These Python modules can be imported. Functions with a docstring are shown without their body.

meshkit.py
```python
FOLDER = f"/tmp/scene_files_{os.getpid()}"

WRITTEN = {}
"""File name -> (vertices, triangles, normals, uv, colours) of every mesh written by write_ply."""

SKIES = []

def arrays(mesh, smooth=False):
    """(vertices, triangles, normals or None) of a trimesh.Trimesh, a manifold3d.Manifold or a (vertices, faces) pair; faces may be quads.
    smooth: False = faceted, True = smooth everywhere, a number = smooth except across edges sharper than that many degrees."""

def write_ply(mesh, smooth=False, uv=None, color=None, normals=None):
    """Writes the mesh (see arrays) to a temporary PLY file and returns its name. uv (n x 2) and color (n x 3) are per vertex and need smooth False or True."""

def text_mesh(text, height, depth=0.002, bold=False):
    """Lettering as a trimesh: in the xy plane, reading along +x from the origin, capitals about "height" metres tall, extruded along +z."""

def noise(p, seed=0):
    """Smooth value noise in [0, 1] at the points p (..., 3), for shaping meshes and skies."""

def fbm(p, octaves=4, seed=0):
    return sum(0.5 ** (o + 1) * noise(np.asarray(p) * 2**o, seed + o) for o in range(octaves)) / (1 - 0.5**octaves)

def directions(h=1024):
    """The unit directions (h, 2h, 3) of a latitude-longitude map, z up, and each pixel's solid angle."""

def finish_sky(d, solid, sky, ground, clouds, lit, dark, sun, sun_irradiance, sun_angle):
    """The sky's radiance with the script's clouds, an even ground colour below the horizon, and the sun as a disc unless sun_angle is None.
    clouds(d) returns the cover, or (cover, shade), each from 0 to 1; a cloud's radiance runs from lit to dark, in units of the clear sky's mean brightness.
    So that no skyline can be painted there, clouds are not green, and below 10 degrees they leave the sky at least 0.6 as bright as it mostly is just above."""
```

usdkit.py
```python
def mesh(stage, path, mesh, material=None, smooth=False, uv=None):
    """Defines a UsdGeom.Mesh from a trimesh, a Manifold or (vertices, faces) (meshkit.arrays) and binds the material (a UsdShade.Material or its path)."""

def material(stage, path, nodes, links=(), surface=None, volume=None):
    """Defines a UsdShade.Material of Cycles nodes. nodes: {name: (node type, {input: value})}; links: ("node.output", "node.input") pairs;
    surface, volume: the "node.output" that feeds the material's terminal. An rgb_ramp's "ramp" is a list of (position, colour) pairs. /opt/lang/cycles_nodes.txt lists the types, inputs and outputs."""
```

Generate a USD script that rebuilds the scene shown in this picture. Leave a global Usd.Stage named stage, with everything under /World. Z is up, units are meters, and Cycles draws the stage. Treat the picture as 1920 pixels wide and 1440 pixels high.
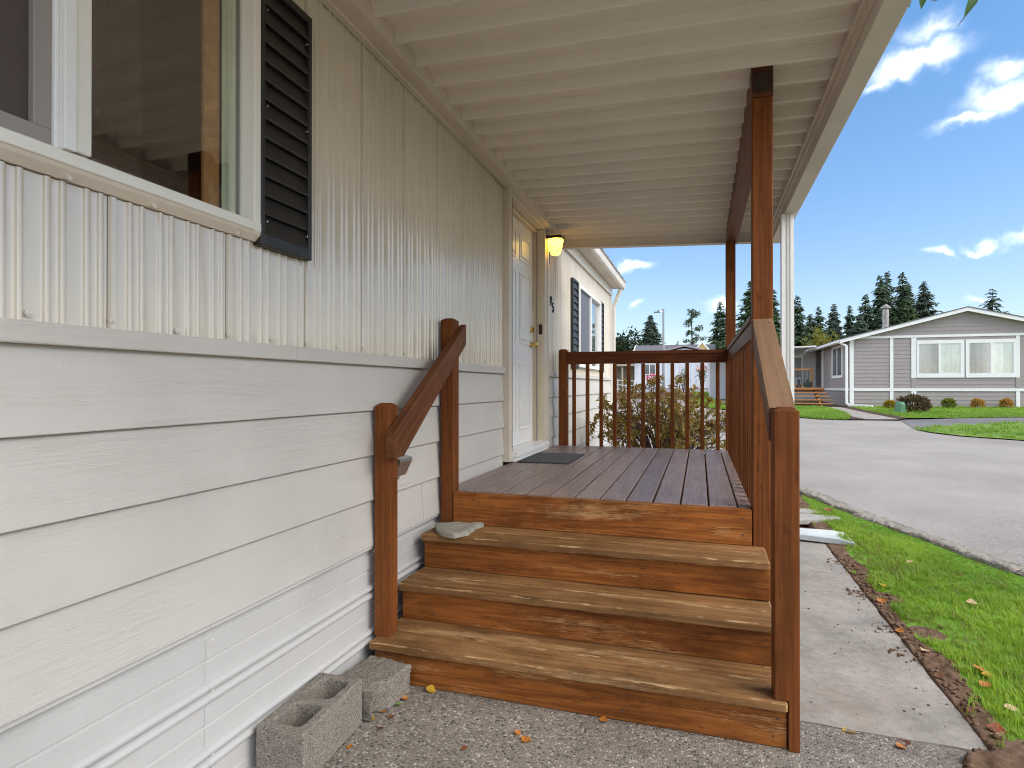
import math, random
import numpy as np
import trimesh, usdkit, meshkit
from shapely.geometry import Polygon, box as sbox
from shapely import affinity
from pxr import Usd, UsdGeom, UsdLux, UsdShade, Gf, Sdf, Vt

stage = Usd.Stage.CreateInMemory()
UsdGeom.SetStageUpAxis(stage, 'Z')
UsdGeom.Xform.Define(stage, '/World')
UsdGeom.Scope.Define(stage, '/World/Looks')

# ------------------------------------------------------------------ camera
YAW, PITCH = math.radians(17.6343), math.radians(0.2026)
CAM = np.array([1.4364, 0.0, 1.385])
cam = UsdGeom.Camera.Define(stage, '/World/camera')
cam.CreateHorizontalApertureAttr(36.0)
cam.CreateVerticalApertureAttr(27.0)
cam.CreateFocalLengthAttr(20.7577)
cam.CreateFStopAttr(0.0)
cam.CreateClippingRangeAttr(Gf.Vec2f(0.05, 2000.0))
cam.CreateExposureAttr(EXPOSURE := 1.62)
fw = np.array([-math.sin(YAW) * math.cos(PITCH), math.cos(YAW) * math.cos(PITCH), math.sin(PITCH)])
rt = np.array([math.cos(YAW), math.sin(YAW), 0.0])
up = np.cross(rt, fw)
m4 = np.eye(4)
m4[0, :3], m4[1, :3], m4[2, :3], m4[3, :3] = rt, up, -fw, CAM
cam.AddTransformOp().Set(Gf.Matrix4d(m4.tolist()))

# ------------------------------------------------------------------ material graph helper
class Graph:
    """Collects Cycles nodes; an input given as 'node.output' with a leading @ is a link."""
    def __init__(self):
        self.nodes, self.links, self.k = {}, [], 0

    def n(self, kind, out=None, **inputs):
        self.k += 1
        name = f'n{self.k}'
        vals = {}
        for key, v in inputs.items():
            if isinstance(v, str) and v.startswith('@'):
                self.links.append((v[1:], f'{name}.{key}'))
            else:
                vals[key] = v
        self.nodes[name] = (kind, vals)
        return f'@{name}.{out}' if out else f'@{name}'

    def pos(self):
        return self.n('geometry', 'position')

    def scaled(self, vec, s):
        return self.n('mapping', 'vector', vector=vec, scale=s)

    def noise(self, vec, scale, detail=3, rough=0.55, dist=0.0):
        return self.n('noise_texture', 'fac', vector=vec, scale=scale, detail=detail, roughness=rough, distortion=dist)

    def math(self, t, a, b=0.0, c=0.0):
        kw = dict(math_type=t)
        kw['value1'], kw['value2'] = a, b
        if t == 'multiply_add':
            kw['value3'] = c
        return self.n('math', 'value', **kw)

    def ramp(self, fac, stops):
        return self.n('rgb_ramp', 'color', fac=fac, ramp=stops)

    def mask(self, fac, lo, hi):
        return self.n('map_range', 'result', value=fac, from_min=lo, from_max=hi, to_min=0.0, to_max=1.0, clamp=True)

    def mix(self, fac, a, b, t='mix'):
        return self.n('mix', 'color', mix_type=t, fac=fac, color1=a, color2=b)

    def bump(self, h, strength=0.3, dist=0.002, normal=None):
        kw = dict(height=h, strength=strength, distance=dist)
        if normal:
            kw['normal'] = normal
        return self.n('bump', 'normal', **kw)

    def done(self, name, surface=None, volume=None):
        usdkit.material(stage, f'/World/Looks/{name}', self.nodes, self.links,
                        surface=surface[1:] if surface else None, volume=volume[1:] if volume else None)
        return f'/World/Looks/{name}'

# ------------------------------------------------------------------ sky and sun
SUN_AZ, SUN_EL = math.radians(SUN_AZ_DEG := 105.0), math.radians(SUN_EL_DEG := 44.0)   # azimuth: atan2(x, y)
SUN = np.array([math.sin(SUN_AZ) * math.cos(SUN_EL), math.cos(SUN_AZ) * math.cos(SUN_EL), math.sin(SUN_EL)])
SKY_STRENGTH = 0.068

LAMP_STRENGTH = 2.2

def sky_material():
    g = Graph()
    sky = g.n('sky_texture', 'color', sky_type='single_scattering', sun_disc=False, sun_elevation=SUN_EL,
              sun_rotation=SUN_AZ, altitude=50.0, air_density=1.0, aerosol_density=0.6, ozone_density=2.0)
    d = g.n('texture_coordinate', 'generated')
    sep = g.n('separate_xyz', vector=d)
    x, y, z = sep + '.x', sep + '.y', sep + '.z'
    # clouds lie on a plane far overhead: divide by the elevation so that they flatten towards the horizon
    zz = g.math('maximum', z, 0.06)
    zz = g.math('add', zz, 0.12)
    cx, cy = g.math('divide', x, zz), g.math('divide', y, zz)
    p = g.n('combine_xyz', 'vector', x=cx, y=cy, z=0.0)
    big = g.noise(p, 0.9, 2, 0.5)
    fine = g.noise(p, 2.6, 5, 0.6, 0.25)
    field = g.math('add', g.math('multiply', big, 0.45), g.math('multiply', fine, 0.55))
    # cumulus banks added out of view for more soft light, and the few puffs that show in the photograph
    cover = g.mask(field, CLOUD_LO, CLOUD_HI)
    ahead = g.mask(y, 0.15, 0.55)                     # clears the added banks out of the sky in view
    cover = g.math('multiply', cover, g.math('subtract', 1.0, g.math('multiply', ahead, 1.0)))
    wob = g.n('noise_texture', 'color', vector=d, scale=11.0, detail=5.0, roughness=0.55)
    wv = g.n('vector_math', 'vector', math_type='subtract', vector1=wob, vector2=(0.5, 0.5, 0.5))
    wv = g.n('vector_math', 'vector', math_type='scale', vector1=wv, scale=0.11)
    dw = g.n('vector_math', 'vector', math_type='add', vector1=d, vector2=wv)
    for (c, a, b, s) in PUFFS:
        c = np.array(c) / np.linalg.norm(c)
        r = np.cross(c, [0, 0, 1.0]); r /= np.linalg.norm(r)
        u = np.cross(r, c)
        rel = g.n('vector_math', 'vector', math_type='subtract', vector1=dw, vector2=tuple(c))
        du = g.n('vector_math', 'value', math_type='dot_product', vector1=rel, vector2=tuple(r / a))
        dv = g.n('vector_math', 'value', math_type='dot_product', vector1=rel, vector2=tuple(u / b))
        dd = g.math('sqrt', g.math('add', g.math('multiply', du, du), g.math('multiply', dv, dv)))
        blob = g.n('map_range', 'result', value=dd, from_min=1.25, from_max=0.10, to_min=0.0, to_max=1.0, clamp=True)
        blob = g.math('multiply', g.math('power', blob, 2.6), s)
        cover = g.math('maximum', cover, blob)
    shade = g.mask(g.noise(dw, 7.0, 4), 0.35, 0.65)
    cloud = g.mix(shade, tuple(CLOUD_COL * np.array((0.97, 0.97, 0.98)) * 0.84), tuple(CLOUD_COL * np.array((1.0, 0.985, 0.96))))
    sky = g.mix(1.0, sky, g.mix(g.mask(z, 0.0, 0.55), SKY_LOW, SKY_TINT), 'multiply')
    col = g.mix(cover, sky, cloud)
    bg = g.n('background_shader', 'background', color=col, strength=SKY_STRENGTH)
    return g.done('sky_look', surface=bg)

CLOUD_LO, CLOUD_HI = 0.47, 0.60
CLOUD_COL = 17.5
SKY_TINT, SKY_LOW = (0.64, 0.98, 1.14), (0.94, 0.875, 0.93)      # deeper blue overhead, paler at the horizon

def sky_dir(azimuth, elevation):      # degrees; azimuth from +y towards +x
    a, e = math.radians(azimuth), math.radians(elevation)
    return np.array([math.sin(a) * math.cos(e), math.cos(a) * math.cos(e), math.sin(e)])

PUFFS = [(sky_dir(16.96, 25.00), 0.066, 0.024, 0.9), (sky_dir(15.82, 24.51), 0.04, 0.020, 0.8), (sky_dir(22.29, 20.68), 0.052, 0.027, 0.9), (sky_dir(20.41, 19.68), 0.048, 0.013, 0.5), (sky_dir(-6.14, 11.71), 0.042, 0.016, 0.7),
         (sky_dir(23.38, 11.11), 0.026, 0.013, 0.6), (sky_dir(21.19, 11.31), 0.022, 0.009, 0.45), (sky_dir(18.85, 10.58), 0.020, 0.009, 0.5),
         (sky_dir(1.50, 7.49), 0.034, 0.014, 0.5), (sky_dir(-4.90, 7.33), 0.022, 0.009, 0.3), (sky_dir(22.90, 22.39), 0.035, 0.022, 0.5),
         (sky_dir(18.00, 26.71), 0.04, 0.020, 0.25), (sky_dir(14.53, 23.92), 0.03, 0.014, 0.4), (sky_dir(20.54, 6.44), 0.03, 0.008, 0.2)]
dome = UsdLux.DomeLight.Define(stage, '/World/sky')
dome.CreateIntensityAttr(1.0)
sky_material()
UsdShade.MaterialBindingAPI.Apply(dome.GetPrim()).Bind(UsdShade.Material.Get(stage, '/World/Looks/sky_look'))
dome.GetPrim().SetCustomDataByKey('kind', 'structure')

sun = UsdLux.DistantLight.Define(stage, '/World/sun')
sun.CreateIntensityAttr(0.31)
sun.CreateAngleAttr(48.0)
sun.CreateColorAttr(Gf.Vec3f(1.0, 0.965, 0.90))
sun.GetPrim().CreateAttribute('inputs:normalize', Sdf.ValueTypeNames.Bool).Set(True)
sz = SUN; sx = np.cross([0, 0, 1.0], sz); sx /= np.linalg.norm(sx); sy = np.cross(sz, sx)
ms = np.eye(4); ms[0, :3], ms[1, :3], ms[2, :3] = sx, sy, sz
sun.AddTransformOp().Set(Gf.Matrix4d(ms.tolist()))

# ------------------------------------------------------------------ scene helpers
RNG = np.random.default_rng(7)
ORIGIN = {}
COUNT = {}

def numbered(parent, name):
    k = COUNT.get((parent, name), 0)
    COUNT[(parent, name)] = k + 1
    return name if k == 0 else f'{name}_{k:03d}'

def data(prim, **kw):
    for k, v in kw.items():
        if v:
            prim.SetCustomDataByKey(k, v)

def thing(name, label, category, loc=(0, 0, 0), group=None, rotz=0.0, scale=None):
    path = '/World/' + numbered('/World', name)
    x = UsdGeom.Xform.Define(stage, path)
    x.AddTranslateOp().Set(Gf.Vec3d(*map(float, loc)))
    if rotz:
        x.AddRotateZOp().Set(math.degrees(rotz))
    if scale is not None:
        x.AddScaleOp().Set(Gf.Vec3f(*map(float, scale)))
    data(x.GetPrim(), label=label, category=category, group=group)
    ORIGIN[path] = np.array(loc, float)
    return path

def structure(name, label=None, kind='structure'):
    path = '/World/' + numbered('/World', name)
    x = UsdGeom.Xform.Define(stage, path)
    data(x.GetPrim(), kind=kind, label=label)
    ORIGIN[path] = np.zeros(3)
    return path

def obj(name, mesh, mat, parent=None, smooth=False, **cd):
    """One Mesh prim; mesh points are world points, kept relative to the thing's base."""
    top = '/World' if parent is None else parent
    path = top + '/' + numbered(top, name)
    o = ORIGIN.get(top, np.zeros(3))
    ORIGIN[path] = o
    v, f = (np.array(mesh[0], float), np.array(mesh[1])) if isinstance(mesh, tuple) else (np.array(mesh.vertices), np.array(mesh.faces))
    p = usdkit.mesh(stage, path, (v - o, f), mat, smooth=smooth)
    data(p.GetPrim(), **cd)
    return path

def copy_of(src, name, label, category, loc, rotz=0.0, scale=(1, 1, 1), group=None):
    path = '/World/' + numbered('/World', name)
    x = UsdGeom.Xform.Define(stage, path)
    x.GetPrim().GetReferences().AddInternalReference(src)
    x.GetPrim().SetInstanceable(True)
    x.ClearXformOpOrder()
    x.AddTranslateOp().Set(Gf.Vec3d(*map(float, loc)))
    x.AddRotateZOp().Set(math.degrees(rotz))
    x.AddScaleOp().Set(Gf.Vec3f(*map(float, scale)))
    data(x.GetPrim(), label=label, category=category, group=group)
    return path

def cat(*ms):
    vs, fs, n = [], [], 0
    for m in ms:
        v, f = (m if isinstance(m, tuple) else (np.asarray(m.vertices), np.asarray(m.faces)))
        vs.append(v); fs.append(f + n); n += len(v)
    return np.vstack(vs), np.vstack(fs)

def _chamfer_template():
    v = []
    for sx_ in (-1, 1):
        for sy_ in (-1, 1):
            for sz_ in (-1, 1):
                s = np.array([sx_, sy_, sz_], float)
                for a in range(3):
                    q = s * 0.8; q[a] = s[a]
                    v.append(q)
    v = np.array(v)
    h = trimesh.convex.convex_hull(v)
    # keep the order of v
    idx = [int(np.argmin(((v - q) ** 2).sum(1))) for q in h.vertices]
    return np.sign(v), np.abs(v) > 0.9, np.array(idx)[h.faces]

CH_S, CH_M, CH_F = _chamfer_template()

def bx(x0, x1, y0, y1, z0, z1, b=0.002):
    """Box with chamfered edges."""
    lo, hi = np.array([x0, y0, z0], float), np.array([x1, y1, z1], float)
    lo, hi = np.minimum(lo, hi), np.maximum(lo, hi)
    c, h = (lo + hi) / 2, (hi - lo) / 2
    if b <= 0:
        m = trimesh.creation.box(2 * h); return np.asarray(m.vertices) + c, np.asarray(m.faces)
    bb = np.minimum(b, h * 0.45)
    v = CH_S * np.where(CH_M, h, h - bb) + c
    return v, CH_F.copy()

def bar(p0, p1, w, h, up_=(0, 0, 1), b=0.002):
    """Square bar from p0 to p1, w wide across and h high along up_."""
    p0, p1 = np.array(p0, float), np.array(p1, float)
    L = np.linalg.norm(p1 - p0); t = (p1 - p0) / L
    s = np.cross(t, up_); s /= np.linalg.norm(s); u = np.cross(s, t)
    v, f = bx(-w / 2, w / 2, 0, L, -h / 2, h / 2, b)
    return p0 + v[:, :1] * s + v[:, 1:2] * t + v[:, 2:] * u, f

def cyl(p0, p1, r0, r1=None, n=12, cap=True):
    r1 = r0 if r1 is None else r1
    p0, p1 = np.array(p0, float), np.array(p1, float)
    t = (p1 - p0) / np.linalg.norm(p1 - p0)
    a = np.cross(t, [0, 0, 1.0] if abs(t[2]) < 0.9 else [1.0, 0, 0]); a /= np.linalg.norm(a); b = np.cross(t, a)
    th = np.arange(n) * 2 * np.pi / n
    ring = np.cos(th)[:, None] * a + np.sin(th)[:, None] * b
    v = np.vstack([p0 + ring * r0, p1 + ring * r1, p0, p1])
    i = np.arange(n); j = (i + 1) % n
    f = [np.stack([i, j, j + n], 1), np.stack([i, j + n, i + n], 1)]
    if cap:
        f += [np.stack([np.full(n, 2 * n), j, i], 1), np.stack([np.full(n, 2 * n + 1), i + n, j + n], 1)]
    return v, np.vstack(f)

def pipe(pts, r, n=8):
    pts = np.array(pts, float); r = np.broadcast_to(r, (len(pts),))
    return cat(*[cyl(pts[k], pts[k + 1], r[k], r[k + 1], n) for k in range(len(pts) - 1)])

def lathe(profile, centre, n=20):
    pr = np.array(profile, float); th = np.arange(n) * 2 * np.pi / n
    v = np.stack([np.outer(pr[:, 0], np.cos(th)), np.outer(pr[:, 0], np.sin(th)), np.repeat(pr[:, 1:], n, 1)], -1).reshape(-1, 3)
    f = []
    for k in range(len(pr) - 1):
        for i in range(n):
            j = (i + 1) % n
            f += [(k * n + i, k * n + j, (k + 1) * n + j), (k * n + i, (k + 1) * n + j, (k + 1) * n + i)]
    return v + np.array(centre, float), np.array(f)

def trimesh_hull(pts):
    h = trimesh.convex.convex_hull(pts); return np.asarray(h.vertices), np.asarray(h.faces)

def extrude_profile(pts, axis, a0, a1, closed=False):
    """Polyline pts (n,2) swept along axis ('x': pts=(y,z), 'y': pts=(x,z), 'z': pts=(x,y)) from a0 to a1."""
    pts = np.array(pts, float); n = len(pts)
    def put(a):
        o = np.full(n, a)
        return np.stack({'x': (o, pts[:, 0], pts[:, 1]), 'y': (pts[:, 0], o, pts[:, 1]), 'z': (pts[:, 0], pts[:, 1], o)}[axis], 1)
    v = np.vstack([put(a0), put(a1)])
    i = np.arange(n if closed else n - 1); j = (i + 1) % n
    f = np.vstack([np.stack([i, j, j + n], 1), np.stack([i, j + n, i + n], 1)])
    if closed:
        tv, tf = trimesh.creation.triangulate_polygon(Polygon(pts), engine='earcut')
        back = np.array([int(np.argmin(((pts - q) ** 2).sum(1))) for q in np.array(tv)])
        tf = back[np.array(tf)]
        f = np.vstack([f, tf[:, ::-1], tf + n])
    return v, f

def prism(poly, z0, z1):
    m = trimesh.creation.extrude_polygon(poly, z1 - z0, engine='earcut')
    return np.asarray(m.vertices) + [0, 0, z0], np.asarray(m.faces)

def gz(y):
    return 0.024 * np.clip(np.asarray(y, float) - 6, 0, 60)

def sheet(pts, off, thick=0.0, cuts=(6.0, 66.0)):
    """A polygon laid on the terrain, off metres above it."""
    poly = pts if isinstance(pts, Polygon) else Polygon(pts)
    poly = poly.buffer(0)
    ys = [-1e3, *cuts, 1e3]; out = []
    for a, b in zip(ys[:-1], ys[1:]):
        piece = poly.intersection(sbox(-1e3, a, 1e3, b))
        for g_ in getattr(piece, 'geoms', [piece]):
            if g_.is_empty or g_.area < 1e-6 or g_.geom_type != 'Polygon':
                continue
            v, f = trimesh.creation.triangulate_polygon(g_, engine='earcut')
            v = np.array(v); out.append((np.column_stack([v, gz(v[:, 1]) + off]), np.array(f)))
    return cat(*out)
# ------------------------------------------------------------------ materials
def wood(name, axis, dark, light, raw, wear=0.35, rough=0.55, stain=0.35, rings=14.0, coat=0.0, spec=0.4, gs=16.0, edge=0.0, tilt=0.0):
    """Stained softwood with grain along axis 0/1/2; raw shows where the stain has worn off."""
    g = Graph()
    rnd = g.n('object_info', 'random')
    off = g.n('combine_xyz', 'vector', x=g.math('multiply', rnd, 17.3), y=g.math('multiply', rnd, 41.7), z=g.math('multiply', rnd, 29.1))
    p = g.n('vector_math', 'vector', math_type='add', vector1=g.pos(), vector2=off)
    if tilt:                                  # a sloping board: the grain runs along the slope
        p = g.n('vector_rotate', 'vector', rotate_type='x_axis', vector=p, angle=-math.radians(tilt))
    s1, s2, s3 = [gs] * 3, [210.0] * 3, [3.0] * 3
    s1[axis], s2[axis], s3[axis] = 0.9, 5.0, 1.3
    pg = g.scaled(p, tuple(s1))
    grain = g.noise(pg, 1.0, 3, 0.5, 0.35)
    ring = g.math('multiply_add', g.math('sine', g.math('multiply', grain, rings * 6.28)), 0.5, 0.5)
    fibre = g.noise(g.scaled(p, tuple(s2)), 1.0, 4, 0.6)
    blotch = g.noise(g.scaled(p, tuple(s3)), 1.0, 4, 0.6)
    t = g.math('add', g.math('multiply', ring, 0.30), g.math('multiply', fibre, 0.70))
    t = g.math('add', g.math('multiply', t, 0.65), g.math('multiply', blotch, 0.35))
    col = g.ramp(t, [(0.25, dark), (0.52, tuple(0.5 * (np.array(dark) + np.array(light)))), (0.78, light)])
    tone = g.math('multiply_add', rnd, 0.28, 0.86)
    tv = g.n('combine_xyz', 'vector', x=tone, y=tone, z=tone)
    col = g.mix(1.0, col, tv, 'multiply')
    # worn patches: broad areas broken up along the fibres
    s4 = [9.0] * 3; s4[axis] = 1.1
    w = g.noise(g.scaled(p, tuple(s4)), 1.0, 3, 0.6)
    s5 = [260.0] * 3; s5[axis] = 13.0
    wf = g.noise(g.scaled(p, tuple(s5)), 1.0, 3, 0.7)
    wmask = g.mask(g.math('add', g.math('multiply', w, 0.62), g.math('multiply', wf, 0.38)), 0.66 - 0.22 * wear, 0.74 - 0.16 * wear)
    col = g.mix(g.math('multiply', wmask, min(1.0, 0.35 + wear)), col, raw)
    # dark knots and dirt
    s6 = [11.0] * 3; s6[axis] = 2.2
    vk = g.n('voronoi_texture', 'distance', vector=g.scaled(p, tuple(s6)), scale=1.0, randomness=1.0)
    knot = g.mask(vk, 0.13, 0.05)
    s7 = [5.0] * 3; s7[axis] = 1.6
    gate = g.mask(g.noise(g.scaled(p, tuple(s7)), 1.0, 2), 0.54, 0.60)
    col = g.mix(g.math('multiply', g.math('multiply', knot, gate), 0.85), col, tuple(np.array(dark) * 0.35))
    dirt = g.mask(g.noise(p, 2.6, 5, 0.65), 0.50, 0.72)
    col = g.mix(g.math('multiply', dirt, stain), col, tuple(np.array(dark) * 0.45))
    # small dark flecks, and paint rubbed off the arrises
    s8 = [46.0] * 3; s8[axis] = 11.0
    fleck = g.mask(g.noise(g.scaled(p, tuple(s8)), 1.0, 3, 0.65), 0.60, 0.68)
    col = g.mix(g.math('multiply', fleck, 0.42), col, tuple(np.array(dark) * 0.55))
    if edge:
        nrm_abs = g.n('separate_xyz', vector=g.n('vector_math', 'vector', math_type='absolute', vector1=g.n('geometry', 'true_normal')))
        arris = g.mask(g.math('maximum', nrm_abs + '.x', g.math('maximum', nrm_abs + '.y', nrm_abs + '.z')), 0.93, 0.80)
        s9 = [60.0] * 3; s9[axis] = 9.0
        chip = g.mask(g.noise(g.scaled(p, tuple(s9)), 1.0, 4, 0.65), 0.62 - 0.25 * edge, 0.68 - 0.2 * edge)
        col = g.mix(g.math('multiply', g.math('multiply', arris, chip), 0.55), col, raw)
    h = g.math('add', g.math('multiply', fibre, 0.6), g.math('multiply', ring, 0.25))
    nrm = g.bump(h, 0.35, 0.0014)
    ro = g.math('multiply_add', fibre, 0.25, rough - 0.12)
    ro = g.math('add', ro, g.math('multiply', wmask, 0.2))
    b = g.n('principled_bsdf', 'BSDF', base_color=col, roughness=ro, normal=nrm, specular_ior_level=spec, coat_weight=coat, coat_roughness=0.35)
    return g.done(name, b)

def painted(name, col, rough=0.45, grime=0.12, relief=None, var=0.05, metal_sheen=0.5, streak=None):
    """Exterior paint; relief: None, 'lap' (embossed wood grain along y), 'lapx', 'peel'."""
    g = Graph(); p = g.pos()
    rnd = g.n('object_info', 'random')
    n1 = g.noise(p, 1.7, 5, 0.6)
    c = g.mix(g.mask(n1, 0.45, 0.8), tuple(col), tuple(np.array(col) * (1 - grime * 1.6)))
    t = g.math('multiply_add', rnd, var, 1 - var / 2)
    c = g.mix(1.0, c, g.n('combine_xyz', 'vector', x=t, y=t, z=t), 'multiply')
    spk = g.mask(g.noise(p, 60.0, 3, 0.7), 0.66, 0.74)
    c = g.mix(g.math('multiply', spk, grime * 1.2), c, tuple(np.array(col) * 0.45))
    nrm = None
    if streak:
        st = g.mask(g.noise(g.scaled(p, (26, 26, 0.7)), 1.0, 4, 0.6), 0.52, 0.75)
        c = g.mix(g.math('multiply', st, streak), c, tuple(np.array(col) * np.array((0.62, 0.55, 0.45))))
    if relief in ('lap', 'lapx'):
        ax = (1.0 if relief == 'lap' else 0.0)
        sc = (60, 2.6, 75) if relief == 'lap' else (2.6, 60, 75)
        off = g.n('vector_math', 'vector', math_type='add', vector1=p, vector2=g.n('combine_xyz', 'vector', x=0.0, y=g.math('multiply', rnd, 31.0), z=g.math('multiply', rnd, 7.0)))
        gr = g.noise(g.scaled(off, sc), 1.0, 3, 0.6, 0.8)
        lines = g.math('multiply_add', g.math('sine', g.math('multiply', gr, 64.0)), 0.5, 0.5)
        gate = g.mask(g.noise(g.scaled(off, (9, 1.5, 9) if relief == 'lap' else (1.5, 9, 9)), 1.0, 2), 0.38, 0.62)
        saw = g.noise(g.scaled(off, (3, 90, 2.5) if relief == 'lap' else (90, 3, 2.5)), 1.0, 2, 0.6)
        sgate = g.mask(g.noise(g.scaled(off, (2, 5, 2)), 1.0, 2), 0.5, 0.62)
        h = g.math('add', g.math('multiply', lines, g.math('multiply', gate, 0.8)), g.math('multiply', saw, g.math('multiply', sgate, 1.4)))
        nrm = g.bump(h, 0.5, 0.0010)
    elif relief == 'peel':
        nrm = g.bump(g.noise(p, 120.0, 4, 0.6), 0.12, 0.002)
    elif relief == 'dent':
        nrm = g.bump(g.noise(g.scaled(p, (6, 6, 1.6)), 1.0, 2, 0.5), 0.25, 0.006)
    kw = dict(base_color=c, roughness=rough, specular_ior_level=metal_sheen)
    if nrm:
        kw['normal'] = nrm
    return g.done(name, g.n('principled_bsdf', 'BSDF', **kw))

def plain(name, col, rough=0.5, metallic=0.0, spec=0.5, noise=0.0, scale=30.0, var=0.0):
    g = Graph()
    c = tuple(col)
    if noise:
        n1 = g.noise(g.pos(), scale, 4, 0.6)
        c = g.mix(g.mask(n1, 0.35, 0.65), tuple(np.array(col) * (1 - noise)), tuple(np.minimum(1, np.array(col) * (1 + noise))))
    if var:
        t = g.math('multiply_add', g.n('object_info', 'random'), var, 1 - var / 2)
        c = g.mix(1.0, c, g.n('combine_xyz', 'vector', x=t, y=t, z=t), 'multiply')
    return g.done(name, g.n('principled_bsdf', 'BSDF', base_color=c, roughness=rough, metallic=metallic, specular_ior_level=spec))

def leafy(name, stops, trans=0.35, rough=0.5, patch=0.0, base_var=0.0, glow=(1.3, 1.35, 0.7)):
    """Foliage: every leaf or clump is an island with its own tone from the ramp."""
    g = Graph()
    r = g.n('geometry', 'random_per_island')
    if patch:
        big = g.noise(g.pos(), patch, 2)
        r = g.math('add', g.math('multiply', r, 0.55), g.math('multiply', g.mask(big, 0.3, 0.7), 0.45))
    c = g.ramp(r, stops)
    if base_var:
        t = g.math('multiply_add', g.n('object_info', 'random'), base_var, 1 - base_var / 2)
        c = g.mix(1.0, c, g.n('combine_xyz', 'vector', x=t, y=t, z=t), 'multiply')
    b = g.n('principled_bsdf', 'BSDF', base_color=c, roughness=rough, specular_ior_level=0.35)
    t = g.n('translucent_bsdf', 'BSDF', color=g.mix(1.0, c, glow, 'multiply'))
    return g.done(name, g.n('mix_closure', 'closure', fac=trans, closure1=b, closure2=t))

def aggregate(name, scale=95.0, base=(0.34, 0.315, 0.285), bump=0.7, stain=0.35):
    """Exposed-aggregate or rough concrete: pebbles of different stone in a sandy matrix."""
    g = Graph(); p = g.pos()
    pw = g.n('vector_math', 'vector', math_type='add', vector1=p, vector2=g.n('vector_math', 'vector', math_type='scale', vector1=g.n('noise_texture', 'color', vector=p, scale=60.0, detail=2.0), scale=0.006))
    v = g.n('voronoi_texture', vector=pw, scale=scale, randomness=1.0)
    col = g.ramp(g.n('separate_color', 'r', color=v + '.color'), [(0.0, (0.055, 0.05, 0.046)), (0.2, (0.13, 0.11, 0.10)), (0.42, (0.27, 0.23, 0.185)), (0.62, (0.19, 0.145, 0.115)), (0.82, (0.34, 0.29, 0.24)), (1.0, (0.47, 0.42, 0.36))])
    matrix = g.mix(g.noise(p, 380.0, 3), tuple(np.array(base) * 0.75), tuple(np.array(base) * 1.35))
    c = g.mix(g.mask(v + '.distance', 0.46, 0.60), col, matrix)
    s = g.mask(g.noise(p, 2.1, 6, 0.65), 0.42, 0.72)
    c = g.mix(g.math('multiply', s, stain), c, tuple(np.array(base) * np.array((0.42, 0.36, 0.30))))
    h = g.math('add', g.math('multiply', g.mask(v + '.distance', 0.6, 0.1), 1.0), g.math('multiply', g.noise(p, 300.0, 3), 0.5))
    return g.done(name, g.n('principled_bsdf', 'BSDF', base_color=c, roughness=0.85, normal=g.bump(h, bump, 0.003), specular_ior_level=0.3))

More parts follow.
